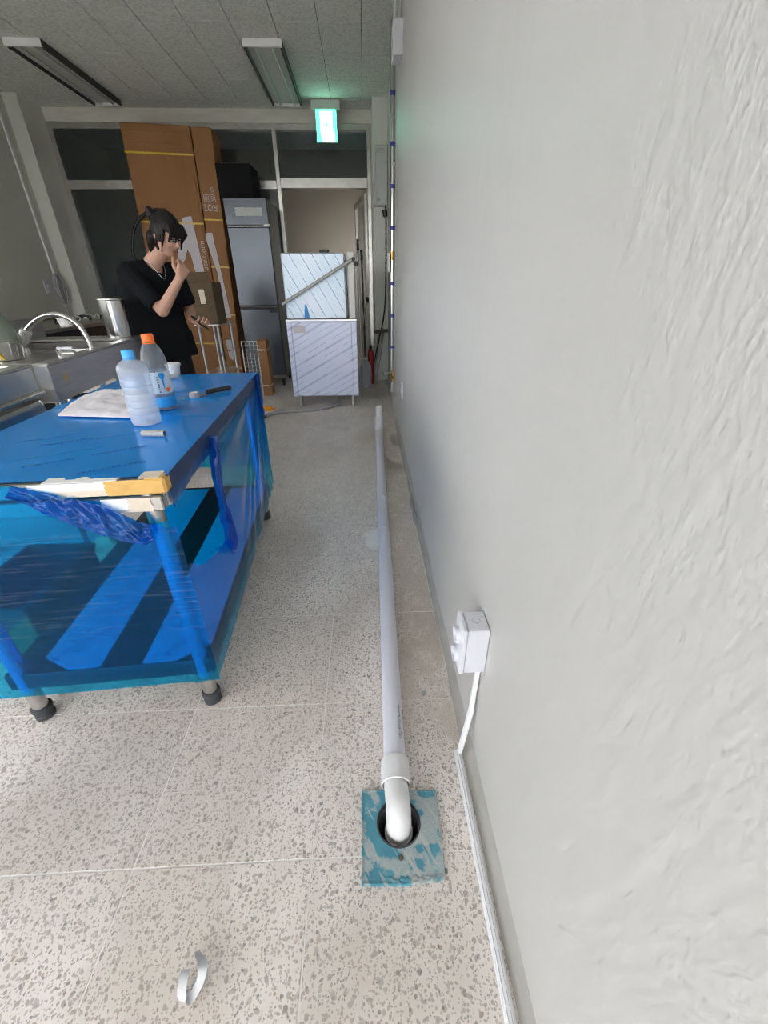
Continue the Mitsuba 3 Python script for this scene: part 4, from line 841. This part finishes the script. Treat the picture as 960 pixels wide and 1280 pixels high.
part(fw, 'body', cat(tube([[-1.47, 2.18, .874], [-1.47, 2.18, .925]], .016, 16), tube([[-1.47, 2.18, .905], [-1.405, 2.19, .905]], .012, 14)), 'm_chrome', 40); part(fw, 'lever', bx(-1.475, -1.40, 2.17, 2.19, .925, .935, .003), 'm_plastic_white', False)
pt = thing('steel_canister', 'tall shiny stainless canister standing on the end of the sink', 'canister')
part(pt, 'body', lathe([(0, .905), (.066, .905), (.069, .909), (.073, 1.118), (.076, 1.122), (.0735, 1.124), (.071, 1.116), (.067, .915), (0, .915)], (-1.570, 2.945, .0015), 40), 'm_chrome', 40)
part(pt, 'rim', lathe([(.0735, 1.112), (.0775, 1.116), (.0775, 1.122), (.0735, 1.126)], (-1.570, 2.945, .0015), 40), 'm_frame', 40)
bk = thing('steel_bucket', 'steel bucket with a grey green cone lid standing on the sink drainboard', 'bucket')
bc_ = (-1.785, 2.235)
part(bk, 'pail', lathe([(0, .8755), (.085, .8755), (.088, .88), (.098, .955), (.0985, .962), (.096, .963), (.086, .885), (0, .885)], (*bc_, 0), 36), 'm_chrome', 40)
part(bk, 'cone_lid', lathe([(.100, .958), (.099, .968), (.070, 1.055), (.045, 1.105), (.020, 1.12), (0, 1.122)], (*bc_, 0), 36), 'm_grey_green', 40)
part(bk, 'handle', tube(spline([[bc_[0] + .06, bc_[1] - .075, .955], [bc_[0] + .055, bc_[1] - .095, .92], [bc_[0] + .07, bc_[1] - .088, .885]], 14), .006, 10), 'm_yellow', 40)
wcn = thing('wall_counter', 'long dark steel counter standing along the grey left wall behind the sinks', 'counter')
part(wcn, 'worktop', bx(-3.40, -2.60, 3.10, 5.35, .855, .885, .004), 'm_steel', False)
part(wcn, 'front_panel', bx(-2.66, -2.635, 3.12, 5.33, .10, .855, .002), 'm_shelf_steel', False)
part(wcn, 'end_panel', bx(-3.38, -2.66, 3.12, 3.145, .10, .855, .002), 'm_steel', False); part(wcn, 'end_panel', bx(-3.38, -2.66, 5.305, 5.33, .10, .855, .002), 'm_steel', False)
part(wcn, 'backsplash', bx(-3.42, -3.40, 3.10, 5.35, .855, .905, .003), 'm_steel', False)
for x in (-3.34, -2.70):
    for y in (3.18, 5.27): part(wcn, 'leg', tube([[x, y, 0], [x, y, .11]], .02, 14), 'm_steel', 40)
wt = thing('white_tub', 'small white tub on the edge of the dark counter behind the tap', 'tub')
part(wt, 'bowl', lathe([(0, .886), (.055, .886), (.062, .892), (.072, .945), (.074, .95), (.070, .95), (.060, .896), (0, .894)], (-2.66, 4.18, 0), 26), 'm_pvc_white', 40); part(wt, 'rim', lathe([(.072, .944), (.0775, .947), (.0775, .952), (.072, .954)], (-2.66, 4.18, 0), 26), 'm_pvc_white', 40)
for i in range(5):
    r_ = np.random.default_rng(60 + i); a = r_.random() * 6.28; c_ = np.array([-2.80 - .10 * r_.random(), 4.38 + .20 * i, .889])
    th_ = np.linspace(0, 4.2 + 2 * r_.random(), 34); rad = .055 + .02 * r_.random()
    pp = np.stack([c_[0] + rad * (1 + .25 * np.sin(3 * th_)) * np.cos(th_ + a), c_[1] + 1.3 * rad * np.sin(th_ + a), .892 + .045 * np.abs(np.sin(th_ * 1.3 + i)) + .0 * th_], 1)
    lb = ('loop of black cable lying nearest on the dark counter', 'loop of grey cable lying on the dark counter beside the white tub', 'loop of dark cable lying in the middle of the counter', 'loop of pale cable lying on the counter beyond the dark loop', 'loop of black cable lying at the far end of the counter')[i]
    solid('cable_loop', tube(pp, .0075, 10), ('m_black', 'm_bucket', 'm_rubber', 'm_panel', 'm_black')[i], lb, 'cable', 50)
so = thing('wall_outlet', 'white outlet on the grey left wall beside the wire moulding', 'outlet')
part(so, 'plate', bx(XL - .001, XL + .012, 5.70, 5.80, 1.13, 1.27, .003), 'm_plastic_white', False); part(so, 'socket', moved(lathe([(0, .002), (.016, .002), (.02, .007), (.022, 0)], n=20), frame4([XL + .012, 5.75, 1.20], [0, -1, 0], [0, 0, -1], [1, 0, 0])), 'm_plastic_white', 40)
co = thing('coiled_cord', 'coil of grey cord hanging from the outlet on the left wall', 'cord')
for i in range(4):
    th_ = np.linspace(0, 2 * np.pi, 40); pp = np.stack([XL + .022 + .014 * i + .004 * np.sin(th_), 5.90 + .012 * (i % 2) + (.045 + .008 * i) * np.cos(th_), 1.205 + (.13 + .01 * i) * np.sin(th_) - .01 * i], 1)
    part(co, 'turn', tube(pp, .0068, 10), 'm_bucket', 50)
part(co, 'tail', tube(spline([[XL + .03, 5.90, 1.09], [XL + .03, 5.91, 1.0], [XL + .03, 5.93, .92], [XL + .04, 5.9, .60]], 24), .0068, 10), 'm_bucket', 50)
gc = thing('green_crate', 'dark green plastic crate on the floor behind the near leg of the blue table', 'crate')
GM = frame4([-1.42, 1.10, 0], [1, 0, 0], [0, 1, 0], [0, 0, 1])
gp = [bx(0, .26, 0, .40, .0, .012, .003)]
part(gc, 'base', moved(gp[0], GM), 'm_dark_green', False)
for a in ((0, .26, 0, .010, .01, .24), (0, .26, .39, .40, .01, .24), (0, .010, .01, .39, .01, .24), (.25, .26, .01, .39, .01, .24)): part(gc, 'side', moved(bx(*a, .003), GM), 'm_dark_green', False)
part(gc, 'rim', moved(cat(bx(-.008, .268, -.008, .012, .225, .245, .003), bx(-.008, .268, .388, .408, .225, .245, .003), bx(-.008, .012, .012, .388, .225, .245, .003), bx(.248, .268, .012, .388, .225, .245, .003)), GM), 'm_dark_green', False)

# ------------------------------------------------------------------ litter on the floor
cp_ = thing('paper_curl', 'curled strip of white backing paper lying on the near floor tiles', 'paper strip')
path = np.array([[-.368, .318, .012], [-.352, .302, .022], [-.343, .288, .030], [-.344, .276, .024], [-.353, .264, .010], [-.364, .255, .003], [-.372, .254, .006], [-.376, .262, .018], [-.377, .277, .026], [-.377, .290, .022]])
sp = spline(path, 50); dirs = np.gradient(sp, axis=0); dirs /= np.linalg.norm(dirs, axis=1, keepdims=True)
wk = np.array([[.30, .40, -.85], [.5, .3, -.5], [.8, .1, .0], [.9, -.3, .0], [.8, -.5, .2], [.75, -.55, .2], [.9, -.2, .1], [1, .0, .0], [1, .1, 0], [1, .1, 0]])
wv = np.stack([np.interp(np.linspace(0, 9, 50), np.arange(10), wk[:, q]) for q in range(3)], 1)
wv = wv - dirs * np.sum(wv * dirs, 1, keepdims=True); wv /= np.linalg.norm(wv, axis=1, keepdims=True)
hw = .0085
def ribbon(th):
    a, b = sp - wv * hw, sp + wv * hw; nrm = np.cross(dirs, wv); v = np.vstack([a + nrm * th, b + nrm * th, b - nrm * th, a - nrm * th]); n = len(sp); f = []
    for i in range(n - 1):
        for q in range(4):
            p0, p1 = q * n, ((q + 1) % 4) * n; f += [[p0 + i, p1 + i, p1 + i + 1], [p0 + i, p1 + i + 1, p0 + i + 1]]
    f += [[0, n, 2 * n], [0, 2 * n, 3 * n], [n - 1, 3 * n - 1, 2 * n - 1], [n - 1, 4 * n - 1, 3 * n - 1]]
    return tri(v, f)
rbm = ribbon(.0003); rbm.vertices[:, 2] -= min(0, rbm.vertices[:, 2].min() - .0004); part(cp_, 'strip', rbm, 'm_curl_paper', 40)
fdp = extrude(Polygon([(-.373, .254), (-.358, .257), (-.339, .279), (-.342, .293), (-.352, .291), (-.366, .281)]), .0004); fdp.apply_translation([0, 0, .0022]); part(cp_, 'folded_middle', fdp, 'm_curl_paper', False)
part(cp_, 'print', cat(*[moved(bx(0, .004, 0, .0012, 0, .0002), frame4([-.366 + .004 * (i % 4), .262 + .005 * (i // 4), .00265], [.8, .6, 0], [-.6, .8, 0], [0, 0, 1])) for i in range(9)]), 'm_ink', False)
chip = extrude(Polygon([(-.008, -.006), (.004, -.009), (.009, .002), (.001, .010), (-.007, .005)]), .003); chip.apply_translation([.164, .898, .0003]); solid('plastic_chip', chip, 'm_drain', 'small turquoise plastic chip on the floor between the pipe and the wall', 'chip', False)
wb_ = thing('wire_offcut', 'bent offcut of pale wire lying on the floor against the wall', 'wire')
part(wb_, 'wire', tube(spline([[.262, 2.28, .006], [.252, 2.22, .012], [.258, 2.14, .006], [.250, 2.05, .010], [.262, 1.97, .006]], 30), .0035, 8), 'm_bucket', 50); part(wb_, 'second_strand', tube(spline([[.268, 2.26, .014], [.262, 2.17, .016], [.266, 2.08, .012], [.268, 2.0, .006]], 30), .0035, 8), 'm_bucket', 50)

# ------------------------------------------------------------------ person
pe = thing('person', 'person in black with dark tied hair, hand at the mouth, other hand holding a phone', 'person')
def unit(v): v = np.asarray(v, float); return v / np.linalg.norm(v)
def ball(p, r, n=20): return Manifold.sphere(float(r), n).translate([float(x) for x in p])
def bone(a, ra, b, rb): return Manifold.batch_hull([ball(a, ra), ball(b, rb)])
def soften(man, step, it=8):
    m = man.refine_to_length(step).to_mesh(); t = trimesh.Trimesh(m.vert_properties[:, :3], m.tri_verts, process=True)
    trimesh.smoothing.filter_taubin(t, lamb=.5, nu=.53, iterations=it); return t
FB = unit([.80, -.60, 0]); RB = np.array([FB[1], -FB[0], 0.0]); UP = np.array([0, 0, 1.0])
C = np.array([-1.455, 3.25, 0.0])
def bp(r, f, z): return C + RB * r + FB * f + UP * z
hipR, hipL = bp(.085, -.01, .80), bp(-.085, -.01, .80)
kneeR, kneeL = bp(.090, .02, .44), bp(-.095, .05, .44)
ankR, ankL = bp(.095, -.02, .075), bp(-.10, .02, .075)
neckb = np.array([-1.372, 3.203, 1.318]); headc = np.array([-1.224, 3.160, 1.452])
shR, shL = np.array([-1.492, 3.095, 1.268]), np.array([-1.302, 3.345, 1.272])
elR, wrR = np.array([-1.295, 3.005, 1.050]), np.array([-1.150, 3.030, 1.232])
elL, wrL = np.array([-1.262, 3.385, 1.040]), np.array([-1.200, 3.235, .985])
_O = np.array([-.012, .030, 0])
neckb, headc, shR, shL, elR, wrR, elL, wrL = (q_ + _O for q_ in (neckb, headc + [0, 0, .012], shR, shL, elR, wrR, elL, wrL)); hipR, hipL, kneeR, kneeL, ankR, ankL = (q_ + _O for q_ in (hipR, hipL, kneeR, kneeL, ankR, ankL)); C = C + _O
FD = unit([.84, -.42, -.40]); HR = unit(np.cross(FD, UP)); HU = np.cross(HR, FD)
def hp(r, f, u): return headc + HR * r + FD * f + HU * u
# head: a skull shape pushed into brow, nose, cheeks, mouth and chin
hm_ = trimesh.creation.icosphere(5, 1.0); q = np.array(hm_.vertices)      # q: right, front, up
w = np.where(q[:, 2] < 0, 1 - .34 * np.abs(q[:, 2]) ** 1.6, 1 - .06 * q[:, 2] ** 2)
H = np.stack([q[:, 0] * .072 * w, q[:, 1] * np.where(q[:, 1] > 0, .086, .098) * np.where(q[:, 2] < 0, 1 - .16 * np.abs(q[:, 2]), 1), q[:, 2] * .112], 1)
front = np.clip(q[:, 1], 0, 1)
def g(cx, cz, sx, sz): return np.exp(-((H[:, 0] - cx) / sx) ** 2 - ((H[:, 2] - cz) / sz) ** 2) * (front > .25)
H[:, 1] += .019 * g(0, -.022, .0095, .014) + .008 * g(0, .000, .007, .022) + .005 * g(0, .030, .035, .010) - .009 * g(.030, .008, .015, .010) - .009 * g(-.030, .008, .015, .010)
H[:, 1] += .006 * g(0, -.056, .016, .010) + .010 * g(0, -.090, .020, .016) + .004 * g(.034, -.026, .018, .018) + .004 * g(-.034, -.026, .018, .018)
HM = frame4(headc, HR, FD, HU)
Hw = H @ HM[:3, :3].T + headc
from manifold3d import Mesh as MMesh
head = Manifold(MMesh(np.asarray(Hw, np.float32), np.asarray(hm_.faces, np.uint32)))
body = [head, bone(neckb, .052, hp(0, -.018, -.055), .047)]
for s in (-1, 1):
    body.append(Manifold.batch_hull([ball(hp(s * .072, -.012, .012), .010), ball(hp(s * .074, -.016, -.004), .009), ball(hp(s * .070, -.008, -.026), .006)]))
for a, ra, b, rb in ((shR, .046, elR, .037), (elR, .038, wrR, .0255), (shL, .046, elL, .037), (elL, .038, wrL, .0255), (hipR, .082, kneeR, .056), (hipL, .082, kneeL, .056),
                     (kneeR, .055, ankR, .036), (kneeL, .055, ankL, .036), (bp(.08, 0, .86), .105, bp(.09, .01, 1.12), .100), (bp(-.08, 0, .86), .105, bp(-.07, .01, 1.12), .100),
                     (bp(.09, .01, 1.12), .10, shR, .05), (bp(-.07, .01, 1.12), .10, shL, .05), (bp(0, .01, 1.15), .11, neckb, .055)):
    body.append(bone(a, ra, b, rb))
def hand(wr, d, n, s, curls, spread=.0190, sc=.98, thumb=None):
    """d: wrist to knuckles, n: out of the palm, s: towards the thumb; curls: three bends per finger in degrees"""
    d = unit(d); n = unit(np.asarray(n) - d * np.dot(n, d)); s = unit(np.cross(n, d)) * (1 if np.dot(np.cross(n, d), s) > 0 else -1)
    out = []; L = .082 * sc
    kn_ = [wr + d * L * (1, 1.04, 1.0, .92)[i] + s * (1.5 - i) * spread * sc for i in range(4)]
    out.append(Manifold.batch_hull([ball(wr, .0235 * sc)] + [ball(k - d * .012, .0125 * sc) for k in kn_] + [ball(wr + d * .03 * sc + s * .020 * sc, .016 * sc), ball(wr + d * .03 * sc - s * .022 * sc, .014 * sc)]))
    for i in range(4):
        p = kn_[i] - d * .006; a = 0; ls = [(.040, .024, .019), (.044, .028, .021), (.041, .026, .020), (.032, .019, .017)][i]; r = (.0092, .0095, .0090, .0080)[i] * sc
        for k in range(3):
            a += math.radians(curls[i][k]); dd = d * math.cos(a) + n * math.sin(a); e = p + dd * ls[k] * sc
            out.append(bone(p, r * (1 - .07 * k), e, r * (.95 - .10 * k))); p = e
    t0 = wr + d * .024 * sc + s * .022 * sc; td = thumb or [(d * .55 + s * .65 + n * .45), (d * .85 + s * .15 + n * .5)]
    t1 = t0 + unit(td[0]) * .040 * sc; t2 = t1 + unit(td[1]) * .032 * sc; t3 = t2 + unit(td[1] + .25 * n) * .022 * sc
    out += [bone(t0, .0135 * sc, t1, .0112 * sc), bone(t1, .0110 * sc, t2, .0098 * sc), bone(t2, .0098 * sc, t3, .0078 * sc)]
    return out
dR = unit(unit(wrR - elR) * .8 + np.array([.05, .12, .35])); nR = unit([-.55, .55, .1])
body += hand(wrR, dR, nR, np.array([.3, .2, .9]) * 0 + np.cross(nR, dR) * -1, [(62, 78, 42), (66, 80, 42), (70, 82, 42), (74, 82, 42)])
phc = np.array([-1.128, 3.165, .932]); dL = unit([.62, -.62, -.38]); nL = unit([.25, .35, .80])
body += hand(wrL, dL, nL, np.cross(nL, dL), [(28, 42, 30), (30, 44, 30), (32, 46, 30), (36, 46, 30)])
bm_ = Manifold.batch_boolean(body, __import__('manifold3d').OpType.Add)
bt_ = soften(bm_, .0085, 4)
k = part(pe, 'body', bt_, 'm_skin', True)
for s in (-1, 1):
    part(pe, 'eye', moved(trimesh.creation.icosphere(2, .0085), trimesh.transformations.translation_matrix(hp(s * .030, .0735, .006))), 'm_pvc_white', True)
    part(pe, 'iris', moved(trimesh.creation.icosphere(2, .0052), trimesh.transformations.translation_matrix(hp(s * .030, .0790, .004))), 'm_black', True)
    part(pe, 'eyelid', tube([hp(s * .017, .078, .009), hp(s * .030, .0815, .0135), hp(s * .043, .072, .009)], .0022, 8), 'm_hair', 50)
    part(pe, 'eyebrow', tube([hp(s * .014, .086, .026), hp(s * .030, .0845, .031), hp(s * .047, .070, .026)], .0030, 8), 'm_hair', 50)
part(pe, 'lips', cat(tube([hp(-.020, .073, -.056), hp(-.007, .0845, -.053), hp(.007, .0845, -.053), hp(.020, .073, -.056)], [.002, .0042, .0042, .002], 10), tube([hp(-.018, .073, -.058), hp(0, .084, -.0615), hp(.018, .073, -.058)], [.002, .0048, .002], 10)), 'm_lip', 50)
# hair: cap with fringe, side locks, and a loose knot at the crown
def strand(pts, r0, r1): return [bone(pts[i], r0 + (r1 - r0) * i / (len(pts) - 1), pts[i + 1], r0 + (r1 - r0) * (i + 1) / (len(pts) - 1)) for i in range(len(pts) - 1)]
cap = trimesh.creation.icosphere(4, 1.0); cq = np.array(cap.vertices)
lumpy = 1 + .05 * (meshkit.fbm(cq * 3.2, 3, 5) - .5) * 2
cv = np.stack([cq[:, 0] * .083, cq[:, 1] * .103 - .010, cq[:, 2] * .124 + .016], 1) * lumpy[:, None]
capM = Manifold(MMesh(np.asarray(cv @ HM[:3, :3].T + headc, np.float32), np.asarray(cap.faces, np.uint32)))
cutf = Manifold.batch_hull([ball(hp(x, y, z), .02) for x in (-.075, .075) for y in (.050, .16) for z in (-.15, .022)] )
cutj = Manifold.batch_hull([ball(hp(x, y, z), .02) for x in (-.10, .10) for y in (.012, .16) for z in (-.16, -.045)])
capM = capM - cutf - cutj
hair = [capM]
for i, x in enumerate(np.linspace(-.060, .060, 9)):
    hair += strand([hp(x * .8, .060, .082), hp(x, .090, .050), hp(x * 1.06, .090 - .10 * abs(x), .024 - .012 * (i % 3))], .014, .004)
for s in (-1, 1):
    hair += strand([hp(s * .070, .040, .040), hp(s * .076, .046, -.010), hp(s * .074, .042, -.060 - .01 * s)], .012, .0035)
    hair += strand([hp(s * .062, -.05, -.02), hp(s * .062, -.062, -.07), hp(s * .05, -.066, -.115)], .034, .012)
    hair += strand([hp(s * .040, -.080, -.03), hp(s * .035, -.085, -.08), hp(s * .03, -.080, -.120)], .034, .012)
hair += strand([hp(0, -.085, .045), hp(0, -.118, .060), hp(.0, -.128, .075)], .034, .028)
hair += [ball(hp(.008, -.120, .078), .036), ball(hp(-.012, -.138, .064), .032), ball(hp(.020, -.130, .098), .022)] + strand([hp(-.01, -.15, .08), hp(-.03, -.168, .085), hp(-.034, -.172, .055)], .016, .008)
ht = soften(Manifold.batch_boolean(hair, __import__('manifold3d').OpType.Add), .010, 3)
hvv = np.array(ht.vertices); ht.vertices = hvv + np.array(ht.vertex_normals) * (.004 * (meshkit.fbm((hvv - headc) @ np.stack([HR, FD, HU], 1) * [90, 60, 22], 2, 8) - .5))[:, None]
part(pe, 'hair', ht, 'm_hair', True, 'dark hair tied in a loose knot with a fringe')
# t-shirt and trousers
def lerp(a, b, t): return a + (b - a) * t
neckm = bp(0, .015, 1.26)
shirt = [Manifold.batch_hull([ball(shR + [.012, 0, .004], .058), ball(shL, .058), ball(bp(.098, .022, 1.14), .120), ball(bp(-.085, .028, 1.14), .120), ball(neckb - [.01, 0, .045], .075)]),
         Manifold.batch_hull([ball(bp(.098, .022, 1.14), .120), ball(bp(-.085, .028, 1.14), .120), ball(bp(.095, .02, .95), .112), ball(bp(-.095, .03, .95), .112)]),
         Manifold.batch_hull([ball(bp(.095, .02, .95), .112), ball(bp(-.095, .03, .95), .112), ball(bp(.105, .01, .76), .128), ball(bp(-.105, .02, .76), .128)]),
         bone(shR, .064, lerp(shR, elR, .80), .062), bone(shL, .064, lerp(shL, elL, .80), .062)]
sm_ = Manifold.batch_boolean(shirt, __import__('manifold3d').OpType.Add)
def cutbox(o, nrm, size=.5):
    """everything beyond the plane through o along nrm, as a big block"""
    nrm = unit(nrm); a = unit(np.cross(nrm, [.3, .2, .9])); b = np.cross(nrm, a); M = np.stack([a, b, nrm, np.asarray(o)], 1)
    return Manifold.cube([size, size, size], False).translate([-size / 2, -size / 2, 0]).transform(M)
sm_ = sm_ - cutbox(bp(0, 0, .735), -UP, .9) - cutbox(lerp(shR, elR, .86), elR - shR, .16) - cutbox(lerp(shL, elL, .86), elL - shL, .16) - Manifold.batch_hull([ball(neckb + [.02, -.01, -.004], .064), ball(neckb + [.06, -.03, .06], .075)])
st_ = soften(sm_, .012, 5); sv = np.array(st_.vertices)
fold = meshkit.fbm(np.stack([(sv @ RB) * 7 + sv[:, 2] * 5, (sv @ FB) * 7, sv[:, 2] * 6], 1), 3, 13) - .5
st_.vertices = sv + np.array(st_.vertex_normals) * (.020 * fold * np.clip((1.30 - sv[:, 2]) * 6, .1, 1))[:, None]
part(pe, 't_shirt', st_, 'm_shirt', True, 'loose black t-shirt')
tr2 = [Manifold.batch_hull([ball(bp(.08, -.01, .86), .112), ball(bp(-.08, 0, .86), .112), ball(hipR, .105), ball(hipL, .105)])]
for h_, k_, a_ in ((hipR, kneeR, ankR), (hipL, kneeL, ankL)): tr2 += [bone(h_, .100, k_, .082), bone(k_, .082, a_, .070)]
tm_ = Manifold.batch_boolean(tr2, __import__('manifold3d').OpType.Add) - cutbox([C[0], C[1], .065], -UP, .9)
part(pe, 'trousers', soften(tm_, .018, 5), 'm_trousers', True, 'black trousers')
for a_ in (ankR, ankL):
    sh_ = Manifold.batch_hull([ball(a_ + [0, 0, -.028] - FB * .035, .042), ball(a_ + [0, 0, -.035] + FB * .10, .038), ball(a_ + [0, 0, -.045] + FB * .155, .028), ball(a_ + [0, 0, .01], .045)]) - cutbox([C[0], C[1], .004], -UP, 1.2)
    part(pe, 'shoe', soften(sh_, .014, 3), 'm_rubber', True, 'dark shoe')
part(pe, 'necklace', tube(spline([neckb + HR * .055 + UP * .02, neckb + FB * .058 + RB * .035 - UP * .02, neckb + FB * .098 - UP * .085, neckb + FB * .062 - RB * .04 - UP * .015, neckb - HR * .055 + UP * .02], 40), .0016, 8), 'm_chrome', 50)
ph = thing('phone', 'dark phone held in the lowered hand of the person', 'phone')
pn = unit(nL - dL * np.dot(nL, dL)); ps = np.cross(pn, dL); PC = wrL + dL * .088 + pn * .018
PM_ = frame4(PC, dL, ps, pn)
part(ph, 'case', moved(bx(-.072, .072, -.036, .036, -.004, .004, .003), PM_), 'm_black', False)
part(ph, 'screen', moved(bx(-.068, .068, -.033, .033, .0038, .0046), PM_), 'm_dark', False)
